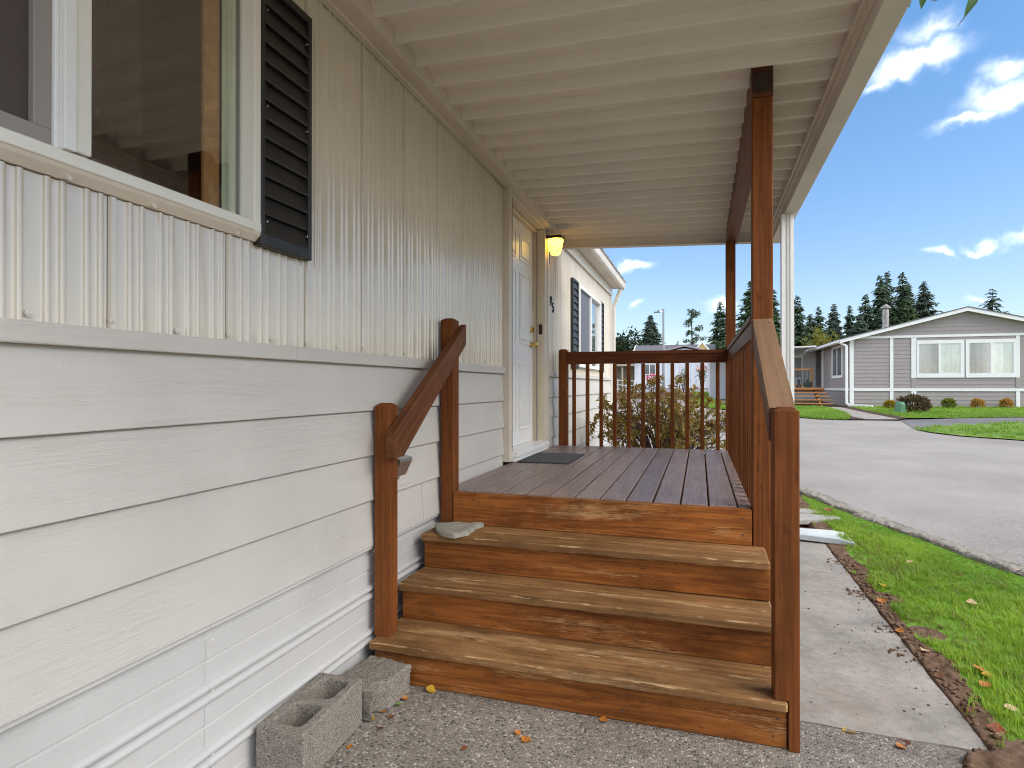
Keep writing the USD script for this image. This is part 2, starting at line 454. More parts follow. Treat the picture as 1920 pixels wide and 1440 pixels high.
def concrete(name, base=(0.40, 0.375, 0.345), bump=0.35, stain=0.5, speck=0.6):
    g = Graph(); p = g.pos()
    n1 = g.noise(p, 3.0, 8, 0.68)
    c = g.ramp(n1, [(0.30, tuple(np.array(base) * 0.62)), (0.5, base), (0.72, tuple(np.array(base) * 1.32))])
    n2 = g.noise(p, 26.0, 6, 0.7)
    c = g.mix(g.math('multiply', g.mask(n2, 0.52, 0.68), 0.5), c, tuple(np.array(base) * 0.55))
    c = g.mix(g.math('multiply', g.mask(n2, 0.46, 0.32), 0.4), c, tuple(np.minimum(np.array(base) * 1.5, 0.8)))
    grit = g.noise(p, 230.0, 3, 0.7)
    c = g.mix(g.math('multiply', g.mask(grit, 0.56, 0.70), speck), c, tuple(np.array(base) * 0.40))
    c = g.mix(g.math('multiply', g.mask(grit, 0.42, 0.30), 0.5), c, tuple(np.minimum(np.array(base) * 1.55, 0.8)))
    brown = g.mask(g.noise(p, 1.6, 5, 0.7), 0.55, 0.75)
    c = g.mix(g.math('multiply', brown, stain), c, (0.27, 0.185, 0.12))
    h = g.math('add', g.math('multiply', grit, 0.6), g.math('multiply', g.noise(p, 40.0, 4, 0.6), 0.6))
    return g.done(name, g.n('principled_bsdf', 'BSDF', base_color=c, roughness=0.85, normal=g.bump(h, bump, 0.004), specular_ior_level=0.3))

def asphalt(name, base=(0.20, 0.185, 0.18)):
    g = Graph(); p = g.pos()
    grit = g.n('voronoi_texture', vector=p, scale=190.0, randomness=1.0)
    k = g.n('separate_color', 'r', color=grit + '.color')
    c = g.ramp(k, [(0.0, tuple(np.array(base) * 0.60)), (0.5, base), (0.88, tuple(np.array(base) * 1.28)), (1.0, tuple(np.array(base) * 1.9))])
    n1 = g.noise(p, 0.55, 6, 0.6)
    c = g.mix(1.0, c, g.ramp(n1, [(0.3, (0.80, 0.775, 0.76)), (0.7, (1.12, 1.10, 1.11))]), 'multiply')
    c = g.mix(g.math('multiply', g.mask(g.noise(p, 7.0, 5, 0.7), 0.6, 0.75), 0.35), c, tuple(np.array(base) * 0.5))
    h = g.math('add', grit + '.distance', g.noise(p, 14.0, 3))
    return g.done(name, g.n('principled_bsdf', 'BSDF', base_color=c, roughness=0.85, normal=g.bump(h, 0.3, 0.003), specular_ior_level=0.35))

def soil_look(name, a=(0.085, 0.048, 0.03), b=(0.22, 0.135, 0.085)):
    g = Graph(); p = g.pos()
    n1 = g.noise(p, 14.0, 8, 0.7)
    c = g.ramp(n1, [(0.3, a), (0.55, tuple(0.5 * (np.array(a) + np.array(b)))), (0.72, b)])
    h = g.noise(p, 70.0, 5, 0.7)
    return g.done(name, g.n('principled_bsdf', 'BSDF', base_color=c, roughness=0.95, normal=g.bump(h, 0.8, 0.006), specular_ior_level=0.15))

def turf(name, stops, scale=1.4):
    g = Graph(); p = g.pos()
    a = g.noise(p, scale, 5, 0.6)
    b = g.noise(g.scaled(p, (26, 9, 26)), 1.0, 4, 0.7)
    t = g.math('add', g.math('multiply', a, 0.6), g.math('multiply', b, 0.4))
    return g.done(name, g.n('principled_bsdf', 'BSDF', base_color=g.ramp(t, stops), roughness=0.9, normal=g.bump(b, 0.8, 0.03), specular_ior_level=0.15))

def glass(name, tint=(1, 1, 1), rough=0.0, ior=1.5):
    g = Graph()
    t = g.n('transparent_bsdf', 'BSDF', color=tint)
    s = g.n('glossy_bsdf', 'BSDF', color=(1, 1, 1), roughness=rough)
    return g.done(name, g.n('mix_closure', 'closure', fac=g.n('fresnel', 'fac', IOR=g.math('power', ior, g.math('subtract', 1.0, g.math('multiply', g.n('geometry', 'backfacing'), 2.0)))), closure1=t, closure2=s))

M = {}
M['deck'] = wood('deck_wood', 1, (0.140, 0.088, 0.070), (0.32, 0.225, 0.185), (0.46, 0.36, 0.31), 0.40, 0.38, 0.25, 8, spec=0.5)
M['riser'] = wood('riser_wood', 0, (0.095, 0.027, 0.0065), (0.36, 0.122, 0.026), (0.58, 0.34, 0.145), 0.48, 0.62, 0.6, 6, spec=0.12)
M['tread'] = wood('tread_wood', 0, (0.125, 0.055, 0.019), (0.345, 0.178, 0.072), (0.54, 0.355, 0.18), 0.46, 0.66, 0.65, 4, spec=0.12, edge=0.42)
M['post'] = wood('post_wood', 2, (0.085, 0.0240, 0.0065), (0.220, 0.070, 0.0170), (0.36, 0.17, 0.065), 0.14, 0.6, 0.4, 4, spec=0.12, gs=26.0)
M['rail_left'] = wood('rail_wood_left', 1, (0.080, 0.026, 0.009), (0.215, 0.078, 0.027), (0.36, 0.19, 0.09), 0.2, 0.55, 0.3, 5, spec=0.18, gs=24.0, tilt=33.6)
M['rail_y'] = wood('rail_wood_long', 1, (0.070, 0.022, 0.009), (0.185, 0.068, 0.029), (0.34, 0.19, 0.11), 0.20, 0.5, 0.3, 6, spec=0.22)
M['rail_x'] = wood('rail_wood_cross', 0, (0.062, 0.016, 0.005), (0.165, 0.047, 0.013), (0.3, 0.15, 0.06), 0.08, 0.55, 0.3, 6, spec=0.15)
M['cap_wood'] = wood('cap_wood', 1, (0.145, 0.078, 0.040), (0.235, 0.135, 0.074), (0.30, 0.20, 0.12), 0.22, 0.55, 0.08, 3, spec=0.25, gs=26.0, tilt=30.2)
M['endgrain'] = plain('end_grain_wood', (0.030, 0.012, 0.006), 0.7, noise=0.5, scale=60)
M['lap'] = painted('lap_siding_paint', (0.525, 0.485, 0.435), 0.45, 0.07, 'lap', 0.05)
M['panel'] = painted('metal_panel_paint', (0.60, 0.53, 0.43), 0.13, 0.06, 'dent', 0.04, 1.0)
M['trim'] = painted('house_trim_paint', (0.62, 0.535, 0.43), 0.4, 0.10, 'peel', 0.05, streak=0.12)
M['trimwhite'] = painted('white_trim_paint', (0.78, 0.76, 0.72), 0.35, 0.06, None, 0.03)
M['skirt'] = painted('vinyl_skirting', (0.50, 0.48, 0.455), 0.33, 0.10, None, 0.03, 0.55)
M['roofpan'] = painted('roof_pan_paint', (0.74, 0.665, 0.58), 0.45, 0.06, 'peel', 0.03)
M['gutter'] = painted('gutter_paint', (0.62, 0.555, 0.48), 0.5, 0.14, 'peel', 0.04)
M['shutter'] = plain('shutter_black', (0.016, 0.0135, 0.012), 0.42, noise=0.25, scale=90)
M['frame'] = painted('window_frame_vinyl', (0.74, 0.70, 0.62), 0.35, 0.05)
M['greyframe'] = plain('screen_frame_grey', (0.27, 0.235, 0.21), 0.45)
M['screen'] = plain('insect_screen_dark', (0.075, 0.055, 0.046), 0.8)
M['door'] = painted('door_paint', (0.76, 0.735, 0.70), 0.33, 0.06)
M['jamb'] = painted('door_jamb_paint', (0.66, 0.55, 0.40), 0.45, 0.14, None, 0.04, streak=0.2)
M['brass'] = plain('brass', (0.70, 0.46, 0.14), 0.22, 1.0)
M['steel'] = plain('galvanised', (0.62, 0.62, 0.60), 0.35, 1.0, noise=0.1)
M['screwhead'] = painted('painted_screw', (0.66, 0.61, 0.53), 0.4, 0.15)
M['nail'] = plain('nail_head', (0.10, 0.07, 0.055), 0.45, 0.6)
M['black'] = plain('black_iron', (0.012, 0.012, 0.012), 0.45)
M['bronze'] = plain('lamp_bronze', (0.045, 0.028, 0.018), 0.4, 0.7)
M['rubber'] = plain('mat_rubber', (0.032, 0.030, 0.029), 0.7, noise=0.3, scale=120)
M['glass'] = glass('window_glass', ior=2.05)
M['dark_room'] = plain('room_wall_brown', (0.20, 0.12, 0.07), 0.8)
M['curtain_green'] = plain('curtain_pale_green', (0.46, 0.52, 0.36), 0.85, noise=0.08, scale=12)
M['wood_inside'] = plain('inside_trim_wood', (0.35, 0.17, 0.045), 0.5, noise=0.2, scale=20)
M['backing'] = plain('wall_backing', (0.10, 0.095, 0.09), 0.9)
M['aggregate'] = aggregate('exposed_aggregate', 88.0, (0.20, 0.172, 0.143), 0.8, 0.55)
M['slab'] = concrete('slab_concrete', (0.29, 0.255, 0.218), 0.7, 0.6, 1.0)
M['kerbstone'] = aggregate('kerb_concrete', 130.0, (0.31, 0.28, 0.23), 0.9, 0.4)
M['block'] = aggregate('block_concrete', 230.0, (0.27, 0.235, 0.19), 1.0, 0.2)
M['stone'] = concrete('flagstone', (0.27, 0.25, 0.205), 0.6, 0.15, 0.5)
M['paver'] = concrete('paver_stone', (0.33, 0.305, 0.27), 0.4, 0.2)
M['asphalt'] = asphalt('asphalt', (0.285, 0.255, 0.226))
M['asphalt2'] = asphalt('driveway_asphalt', (0.15, 0.14, 0.137))
M['soil'] = soil_look('soil')
M['mulch'] = soil_look('mulch', (0.035, 0.022, 0.016), (0.115, 0.07, 0.05))
M['redmulch'] = soil_look('red_mulch', (0.10, 0.035, 0.022), (0.26, 0.11, 0.07))
M['turf'] = turf('turf_base', [(0.3, (0.05, 0.12, 0.010)), (0.5, (0.10, 0.22, 0.018)), (0.7, (0.19, 0.24, 0.05))])
M['farturf'] = turf('far_turf', [(0.3, (0.10, 0.165, 0.028)), (0.5, (0.16, 0.235, 0.045)), (0.68, (0.27, 0.28, 0.10))], 0.5)
M['dullground'] = turf('dull_ground', [(0.3, (0.13, 0.105, 0.065)), (0.5, (0.19, 0.165, 0.10)), (0.7, (0.24, 0.21, 0.15))], 0.5)
M['grass'] = leafy('grass_blades', [(0.0, (0.15, 0.25, 0.025)), (0.45, (0.30, 0.42, 0.045)), (0.78, (0.44, 0.51, 0.10)), (1.0, (0.56, 0.47, 0.21))], 0.35, 0.45, 1.3)
M['tray'] = plain('splash_tray_plastic', (0.46, 0.48, 0.48), 0.4, noise=0.06, scale=15)
M['bark'] = plain('bark', (0.085, 0.06, 0.045), 0.9, noise=0.4, scale=20)
M['stem'] = plain('shrub_stem', (0.075, 0.05, 0.04), 0.8, noise=0.4, scale=60)
# ------------------------------------------------------------------ the home on the left
WX, HY0, HY1 = -0.06, -1.6, 10.55
house = thing('mobile_home', 'cream mobile home with ribbed metal upper wall and wide lap boards, filling the left', 'house', (-3.0, 4.5, 0))

def wall_box(y0, y1, z0, z1):
    return bx(-0.22, -0.105, y0, y1, z0, z1, 0)
PZ0, PZ1 = 1.539, 3.16
core = [wall_box(HY0, HY1, 0.02, 1.62), wall_box(HY0, 0.02, 1.62, PZ1), wall_box(1.69, 4.62, 1.62, PZ1),
        wall_box(0.02, 1.69, 1.62, 1.95), wall_box(0.02, 1.69, 2.99, PZ1), wall_box(5.70, 7.55, 1.62, PZ1), wall_box(9.2, HY1, 1.62, PZ1),
        wall_box(7.55, 9.2, 2.68, PZ1), wall_box(4.62, 5.70, 2.95, PZ1)]
# the doorway is cut from the lower wall
core[0] = cat(wall_box(HY0, 4.62, 0.02, 1.62), wall_box(5.70, HY1, 0.02, 1.62), wall_box(4.62, 5.70, 0.02, 0.80))
obj('wall_core', cat(*core), M['backing'], house)
obj('end_wall', bx(-7.0, -0.06, HY1 - 0.12, HY1, 0.0, 3.16, 0), M['lap'], house)
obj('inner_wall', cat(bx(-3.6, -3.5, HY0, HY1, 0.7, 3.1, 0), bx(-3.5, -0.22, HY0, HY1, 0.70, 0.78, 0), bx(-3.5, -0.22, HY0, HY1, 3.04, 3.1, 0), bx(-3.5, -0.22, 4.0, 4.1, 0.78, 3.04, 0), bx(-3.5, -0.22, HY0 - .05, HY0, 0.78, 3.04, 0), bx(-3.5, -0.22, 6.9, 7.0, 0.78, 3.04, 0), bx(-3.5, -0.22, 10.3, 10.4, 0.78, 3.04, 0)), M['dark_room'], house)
roof_m = extrude_profile([(0.13, 3.24), (-3.5, 4.05), (-7.15, 3.24), (-7.15, 3.16), (0.13, 3.16)], 'y', HY0 - 0.2, HY1 + 0.12, closed=True)
obj('roof', roof_m, M['black'], house)

# ribbed metal panels, each a strip with eight pressed ribs and a lapped seam
SEAM0, PITCH = 1.18, 0.4155
def panel_profile(y0, ya, yb):
    pts = [(0.0, 0.000), (0.004, 0.0095), (0.018, 0.0095), (0.026, 0.0)]
    for k in range(4):
        for c in (0.062 + k * 0.098, 0.099 + k * 0.098):
            if c > PITCH - 0.016:
                continue
            w = 0.0135
            pts += [(c - w, 0.0), (c - w * 0.62, 0.0016), (c - w * 0.42, 0.0068), (c - w * 0.2, 0.0080), (c + w * 0.2, 0.0080), (c + w * 0.42, 0.0068), (c + w * 0.62, 0.0016), (c + w, 0.0)]
    pts += [(PITCH - 0.010, 0.0), (PITCH - 0.0006, 0.0006)]
    ys = np.array([p[0] for p in pts]) + y0; xs = np.array([p[1] for p in pts])
    o = np.argsort(ys, kind='stable'); ys, xs = ys[o], xs[o]
    if ya > y0 + 1e-6 or yb < y0 + PITCH - 0.002:
        g_ = np.unique(np.concatenate([[ya, yb], ys[(ys > ya) & (ys < yb)]]))
        xs = np.interp(g_, ys, xs); ys = g_
    return np.stack([WX - 0.018 + xs, ys], 1)

def panel(y0, ya, yb, z0, z1):
    obj('siding_panel', extrude_profile(panel_profile(y0, ya, yb)[::-1], 'z', z0, z1), M['panel'], house, smooth=28)

SILL_Z = 1.895
for k in range(-7, 23):
    y0 = SEAM0 + k * PITCH; y1 = y0 + PITCH - 0.0024
    for (ya, yb, z0, z1) in ((HY0, 0.0, PZ0, 3.03), (0.0, 1.716, PZ0, SILL_Z), (1.716, 4.50, PZ0, 3.03), (5.82, 7.50, PZ0, 3.03), (7.50, 9.24, PZ0, 1.63), (7.50, 9.24, 2.70, 3.03), (9.24, HY1, PZ0, 3.03)):
        a, b = max(y0, ya), min(y1, yb)
        if b - a > 0.012:
            panel(y0, a, b, z0, z1)

# wide lap boards and the cap board above them
ZB = [1.268, 1.053, 0.838, 0.618]; ZT = [1.484, 1.268, 1.053, 0.838]
BREAKS = [(HY0, -0.35, 3.30, 4.50), (HY0, 2.585, 4.50), (HY0, -1.0, 2.60, 4.50), (HY0, -0.6, 3.05, 4.50)]
FAR = [(5.82, 8.9, HY1), (5.82, 7.4, HY1), (5.82, 9.6, HY1), (5.82, 8.2, HY1)]
for r in range(4):
    for br in (BREAKS[r], FAR[r]):
        for a, b in zip(br[:-1], br[1:]):
            prof = [(WX - 0.010, ZB[r]), (WX - 0.0015, ZB[r]), (WX, ZB[r] + 0.0025), (WX - 0.0165, ZT[r] - 0.007), (WX - 0.0215, ZT[r] + 0.001), (WX - 0.028, ZT[r] + 0.012), (WX - 0.035, ZT[r] + 0.012)]
            obj('lap_board', extrude_profile(prof[::-1], 'y', a + 0.0015, b - 0.0015, closed=True), M['lap'], house)
for a, b in ((HY0, 1.93), (1.933, 4.50), (5.82, HY1)):
    obj('cap_board', bx(WX - 0.036, WX + 0.010, a, b, 1.485, 1.538, 0.003), M['lap'], house)

# screws with washers along the foot of the ribbed panels
ys_ = [0.98 + k * 0.207 for k in range(17)] + [5.95 + k * 0.21 for k in range(8)]
for i, y in enumerate(ys_):
    zz = 1.557 + 0.004 * math.sin(i * 2.1)
    obj('screw', cat(cyl((WX - 0.012, y, zz), (WX - 0.006, y, zz), 0.0085, 0.0085, 10), cyl((WX - 0.006, y, zz), (WX - 0.001, y, zz), 0.005, 0.004, 8)), M['screwhead'], house)
for (y, z) in ((2.035, 2.46), (2.45, 2.20), (2.85, 2.22), (3.27, 2.35), (3.69, 2.30), (4.10, 2.26)):
    obj('screw', cyl((WX - 0.019, y, z), (WX - 0.007, y, z), 0.006, 0.005, 8), M['screwhead'], house)

# skirting: pressed vinyl panels with pairs of rolled ribs
SX = -0.10
sk = [(SX + 0.016, 0.628), (SX + 0.026, 0.624), (SX + 0.030, 0.616), (SX + 0.030, 0.602), (SX + 0.024, 0.598), (SX + 0.002, 0.590), (SX - 0.002, 0.566), (SX + 0.010, 0.561), (SX + 0.010, 0.499), (SX + 0.004, 0.494), (SX + 0.004, 0.490), (SX + 0.009, 0.487), (SX + 0.009, 0.430)]
def roll(zc, r=0.016):
    return [(SX + 0.008 + r * 1.35 * math.sin(t), zc + r * math.cos(t)) for t in np.linspace(0, math.pi, 9)]
sk += roll(0.409) + roll(0.371) + [(SX + 0.009, 0.350), (SX + 0.009, 0.288), (SX + 0.004, 0.283), (SX + 0.004, 0.279), (SX + 0.009, 0.276), (SX + 0.009, 0.222)]
sk += roll(0.199) + roll(0.161) + [(SX + 0.009, 0.140), (SX + 0.009, 0.078), (SX + 0.004, 0.073), (SX + 0.009, 0.066), (SX + 0.009, 0.02), (SX + 0.02, 0.015), (SX + 0.02, 0.0)]
for a, b in ((HY0, 0.31), (0.31, 1.535), (1.535, 2.76), (2.76, 3.985), (3.985, 5.21), (5.21, 6.435), (6.435, 7.66), (7.66, 8.885), (8.885, HY1)):
    obj('skirting_panel', extrude_profile([(x + (0.0 if a != 1.535 else 0.0012), z) for x, z in sk], 'y', a - 0.012, b), M['skirt'], house, smooth=40)
for z in (0.553, 0.389, 0.180):
    obj('screw', cyl((SX + 0.008, 1.553, z), (SX + 0.014, 1.553, z), 0.006, 0.005, 10), M['screwhead'], house)

# big front window
w = obj('window', cat(bx(WX - 0.045, WX + 0.022, 1.683, 1.716, 1.925, 3.0, 0.003), bx(WX - 0.045, WX + 0.030, 1.060, 1.102, 1.965, 3.0, 0.003), bx(WX - 0.045, WX + 0.032, 0.0, 1.716, 2.96, 3.0, 0.003),
        bx(WX - 0.045, WX + 0.024, 0.0, 1.7165, 1.928, 1.9605, 0.003)), M['frame'], house)
obj('sill', extrude_profile([(WX - 0.02, 1.9275), (WX + 0.019, 1.9275), (WX + 0.016, 1.916), (WX - 0.006, 1.897), (WX - 0.02, 1.897)][::-1], 'y', 0.0, 1.718, closed=True), M['trim'], w)
obj('mullion', cat(bx(WX - 0.045, WX + 0.036, 1.030, 1.0595, 1.961, 3.0, 0.002), bx(WX - 0.045, WX + 0.018, 1.019, 1.030, 1.961, 3.0, 0.002)), M['trimwhite'], w)
obj('pane', bx(WX - 0.036, WX - 0.033, 1.10, 1.68, 1.955, 2.965, 0), M['glass'], w)
obj('screen_frame', cat(bx(WX - 0.025, WX + 0.008, 0.0, 1.018, 1.963, 2.003, 0.002), bx(WX - 0.025, WX + 0.008, 0.978, 1.018, 2.003, 2.96, 0.002)), M['greyframe'], w)
obj('screen', bx(WX - 0.012, WX - 0.010, 0.0, 0.979, 2.0, 2.96, 0), M['screen'], w)
for y in (0.55, 1.06, 1.30, 1.62):
    obj('screw', cyl((WX + 0.003, y, 1.903), (WX + 0.012, y, 1.9), 0.007, 0.006, 8), M['screwhead'], w)
pts = [(WX - 0.052 - 0.006 * math.sin(t * 2.6), 1.612 + t * 0.0085) for t in range(9)]
obj('curtain', extrude_profile(pts, 'z', 1.9, 2.95), M['curtain_green'], w, smooth=True)
obj('inner_trim', bx(WX - 0.075, WX - 0.060, 1.545, 1.612, 1.85, 3.0, 0.003), M['wood_inside'], w)
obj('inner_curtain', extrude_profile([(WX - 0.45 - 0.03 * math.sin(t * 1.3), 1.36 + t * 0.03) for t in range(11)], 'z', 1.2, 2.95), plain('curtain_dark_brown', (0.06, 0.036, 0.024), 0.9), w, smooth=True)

# black louvred shutters
def shutter(y0, y1, z0, z1, n):
    s = obj('shutter', cat(bx(WX - 0.016, WX + 0.022, y0, y0 + 0.020, z0, z1, 0.003), bx(WX - 0.016, WX + 0.022, y1 - 0.020, y1, z0, z1, 0.003), bx(WX - 0.016, WX + 0.022, y0 + 0.02, y1 - 0.02, z0, z0 + 0.045, 0.003),
            bx(WX - 0.016, WX + 0.022, y0 + 0.02, y1 - 0.02, z1 - 0.03, z1, 0.003), bx(WX - 0.016, WX - 0.006, y0 + 0.02, y1 - 0.02, z0, z1, 0)), M['shutter'], house)
    h = (z1 - z0 - 0.075) / n
    for i in range(n):
        za = z0 + 0.045 + i * h
        prof = [(WX - 0.006, za), (WX + 0.017, za), (WX + 0.019, za + 0.006), (WX + 0.002, za + h - 0.003), (WX - 0.006, za + h - 0.003)]
        obj('slat', extrude_profile(prof[::-1], 'y', y0 + 0.0205, y1 - 0.0205, closed=True), M['shutter'], s)
    for z in (z0 + 0.09, z0 + (z1 - z0) * 0.52, z1 - 0.12):
        for y in (y0 + 0.03, y1 - 0.03):
            obj('screw', cyl((WX + 0.012, y, z), (WX + 0.022, y, z), 0.004, 0.004, 8), M['steel'], s)
shutter(1.719, 2.004, 1.885, 2.855, 13)
shutter(7.13, 7.47, 1.60, 2.72, 12)
shutter(9.26, 9.56, 1.60, 2.72, 12)

# far window beyond the porch
w2 = obj('window', cat(bx(WX - 0.04, WX + 0.03, 7.5, 7.545, 1.63, 2.70, 0.003), bx(WX - 0.04, WX + 0.03, 9.195, 9.24, 1.63, 2.70, 0.003), bx(WX - 0.04, WX + 0.03, 7.545, 9.195, 2.655, 2.70, 0.003),
         bx(WX - 0.04, WX + 0.03, 7.545, 9.195, 1.63, 1.675, 0.003), bx(WX - 0.04, WX + 0.022, 8.36, 8.41, 1.675, 2.655, 0.003)), M['trimwhite'], house)
obj('pane', bx(WX - 0.02, WX - 0.017, 8.41, 9.20, 1.67, 2.66, 0), M['glass'], w2)
obj('screen', bx(WX - 0.004, WX - 0.002, 7.54, 8.36, 1.67, 2.66, 0), plain('insect_screen_grey', (0.11, 0.115, 0.13), 0.6), w2)
obj('blind', bx(WX - 0.10, WX - 0.09, 7.5, 9.25, 1.6, 2.7, 0), plain('blind_grey', (0.20, 0.20, 0.22), 0.8), w2)

# door, storm-door frame and threshold
fr = obj('door_frame', cat(bx(WX - 0.05, WX + 0.045, 4.502, 4.545, 0.775, 3.0, 0.003), bx(WX - 0.05, WX + 0.030, 4.545, 4.62, 0.775, 3.0, 0.003), bx(WX - 0.05, WX + 0.030, 5.70, 5.775, 0.80, 3.0, 0.003),
          bx(WX - 0.05, WX + 0.040, 5.775, 5.818, 0.80, 3.0, 0.003), bx(WX - 0.05, WX + 0.032, 4.62, 5.70, 2.945, 3.0, 0.003)), M['trim'], house)
obj('jamb', cat(bx(-0.24, WX - 0.05, 5.672, 5.70, 0.83, 2.945, 0.002), bx(-0.24, WX - 0.05, 4.62, 4.648, 0.83, 2.945, 0.002), bx(-0.24, WX - 0.05, 4.648, 5.672, 2.915, 2.945, 0.002), bx(WX - 0.05, WX + 0.01, 5.693, 5.6995, 0.84, 2.94, 0.001)), M['jamb'], fr)
obj('weatherstrip', cat(bx(WX - 0.052, WX - 0.040, 5.660, 5.671, 0.84, 2.91, 0.001), bx(WX + 0.0305, WX + 0.034, 4.612, 4.6195, 0.85, 2.94, 0.0005)), M['greyframe'], fr)
obj('latch_plate', bx(WX - 0.03, WX + 0.004, 5.688, 5.692, 1.90, 2.0, 0.001), M['bronze'], fr)
obj('strike_plate', bx(-0.19, WX - 0.06, 5.668, 5.6715, 1.98, 2.17, 0.001), M['jamb'], fr)
th = obj('threshold', cat(bx(-0.22, WX + 0.075, 4.622, 5.698, 0.80, 0.842, 0.004), bx(WX - 0.02, WX + 0.060, 4.622, 5.72, 0.760, 0.7995, 0.004)), M['door'], house)
dr = obj('door', bx(-0.19, -0.15, 4.652, 5.668, 0.845, 2.912, 0.003), M['door'], house)
for (ya, yb) in ((4.76, 5.10), (5.22, 5.56)):
    for (za, zb) in ((2.55, 2.80), (1.78, 2.44), (0.98, 1.60)):
        obj('door_moulding', cat(bx(-0.150, -0.1435, ya, yb, za, za + 0.018, 0.003), bx(-0.150, -0.1435, ya, yb, zb - 0.018, zb, 0.003), bx(-0.150, -0.1435, ya, ya + 0.018, za + 0.018, zb - 0.018, 0.003), bx(-0.150, -0.1435, yb - 0.018, yb, za + 0.018, zb - 0.018, 0.003)), M['door'], dr)
        obj('door_panel', bx(-0.152, -0.1405, ya + 0.04, yb - 0.04, za + 0.04, zb - 0.04, 0.011), M['door'], dr)
def axial(profile, base, n=18):     # lathe around the x axis
    v, f = lathe(profile, (0, 0, 0), n)
    return np.stack([v[:, 2], v[:, 0], v[:, 1]], 1) + np.array(base, float), f
obj('deadbolt', axial([(0.001, 0.0), (0.033, 0.0), (0.033, 0.012), (0.026, 0.016), (0.024, 0.03), (0.001, 0.032)], (-0.150, 5.59, 1.94)), M['brass'], dr, smooth=40)
obj('knob', axial([(0.001, 0.0), (0.034, 0.0), (0.034, 0.006), (0.014, 0.012), (0.012, 0.035), (0.024, 0.045), (0.029, 0.06), (0.024, 0.072), (0.001, 0.076)], (-0.150, 5.59, 1.795)), M['brass'], dr, smooth=40)

# house number, in black numerals stepping down to the right
def numeral(t, y, z, h):
    mt = meshkit.text_mesh(t, h, 0.008)
    v = np.asarray(mt.vertices)
    return np.stack([WX - 0.006 + v[:, 2], y + v[:, 0], z + v[:, 1]], 1), np.asarray(mt.faces)[:, :]
obj('house_number', numeral('9', 6.035, 2.235, 0.105), M['black'], house)
obj('house_number', numeral('5', 6.130, 2.175, 0.105), M['black'], house)

# dryer vent hood between the two left posts
vh = obj('vent_hood', cat(bx(WX - 0.01, WX + 0.004, 2.60, 2.76, 0.90, 1.06, 0.002),
         trimesh_hull(np.array([[WX, 2.615, 1.045], [WX, 2.745, 1.045], [WX + 0.085, 2.615, 1.02], [WX + 0.085, 2.745, 1.02], [WX + 0.085, 2.615, 1.005], [WX + 0.085, 2.745, 1.005], [WX, 2.615, 0.915], [WX, 2.745, 0.915], [WX + 0.05, 2.62, 0.93], [WX + 0.05, 2.74, 0.93]]))), M['steel'], house)

# eaves, frieze, gutter and downpipe beyond the carport roof
obj('frieze_board', bx(WX - 0.03, WX + 0.014, 6.3, HY1, 3.003, 3.125, 0.003), M['trimwhite'], house)
obj('frieze_foot', bx(WX - 0.03, WX + 0.020, 6.3, HY1, 2.982, 3.002, 0.002), M['trim'], house)
obj('soffit', bx(WX - 0.03, 0.07, 6.3, HY1 + 0.1, 3.126, 3.150, 0.002), M['trim'], house)
gp = [(0.055, 3.235), (0.050, 3.16), (0.06, 3.125), (0.09, 3.105), (0.13, 3.105), (0.158, 3.125), (0.166, 3.16), (0.163, 3.21), (0.170, 3.222), (0.160, 3.226), (0.155, 3.21), (0.157, 3.162), (0.148, 3.132), (0.128, 3.114), (0.092, 3.114), (0.066, 3.132), (0.058, 3.162), (0.062, 3.235)]
gt = obj('gutter', extrude_profile(gp, 'y', 6.42, HY1 + 0.14, closed=True), M['gutter'], house, smooth=35)
for y in (7.1, 8.1, 9.1, 10.0, 10.66):
    obj('gutter_strap', extrude_profile([(x * 1.0 + (x - 0.108) * 0.05, 3.16 + (z - 3.16) * 1.06) for x, z in gp[:8]], 'y', y, y + 0.035), M['trimwhite'], gt, smooth=35)
obj('drip_edge', bx(0.02, 0.185, 6.42, HY1 + 0.14, 3.238, 3.250, 0.001), M['steel'], house)
for k in range(9):
    y = 6.9 + k * 0.43
    obj('roof_clip', bx(0.10, 0.17, y, y + 0.05, 3.2505, 3.285, 0.003), M['black'], house)
obj('corner_trim', cat(bx(WX - 0.03, WX + 0.014, HY1 - 0.09, HY1 + 0.012, 0.62, 3.0, 0.003)), M['trimwhite'], house)
obj('downpipe', cat(bx(WX + 0.016, WX + 0.075, HY1 - 0.075, HY1 + 0.0, 0.1, 2.80, 0.008), bar((WX + 0.045, HY1 - 0.04, 2.79), (0.108, HY1 - 0.04, 3.10), 0.062, 0.055, (0, 1, 0), 0.008)), M['gutter'], house, smooth=30)

# ------------------------------------------------------------------ wall lamp by the door
LC = np.array([0.052, 5.80, 0.0])
lamp = thing('wall_lamp', 'lit amber glass wall lamp under the carport roof beside the door', 'lamp', (WX, 5.90, 2.70))
obj('backplate', cat(bx(WX - 0.012, WX + 0.012, 5.835, 5.975, 2.66, 2.87, 0.008), bar((WX, 5.88, 2.83), (0.04, 5.81, 2.885), 0.03, 0.03, b=0.006), bar((WX + 0.008, 5.87, 2.68), (WX + 0.03, 5.84, 2.80), 0.018, 0.018, b=0.004)), M['bronze'], lamp)
obj('lamp_cap', cat(bx(LC[0] - 0.08, LC[0] + 0.08, LC[1] - 0.08, LC[1] + 0.08, 2.862, 2.890, 0.006)), M['bronze'], lamp)
g = Graph()
nz = g.noise(g.scaled(g.pos(), (20, 20, 14)), 1.0, 4)
em = g.n('emission', 'emission', color=g.ramp(nz, [(0.3, (1.0, 0.47, 0.022)), (0.7, (1.0, 0.66, 0.10))]), strength=LAMP_STRENGTH)
gl = g.n('glossy_bsdf', 'BSDF', color=(1, 1, 1), roughness=0.15)
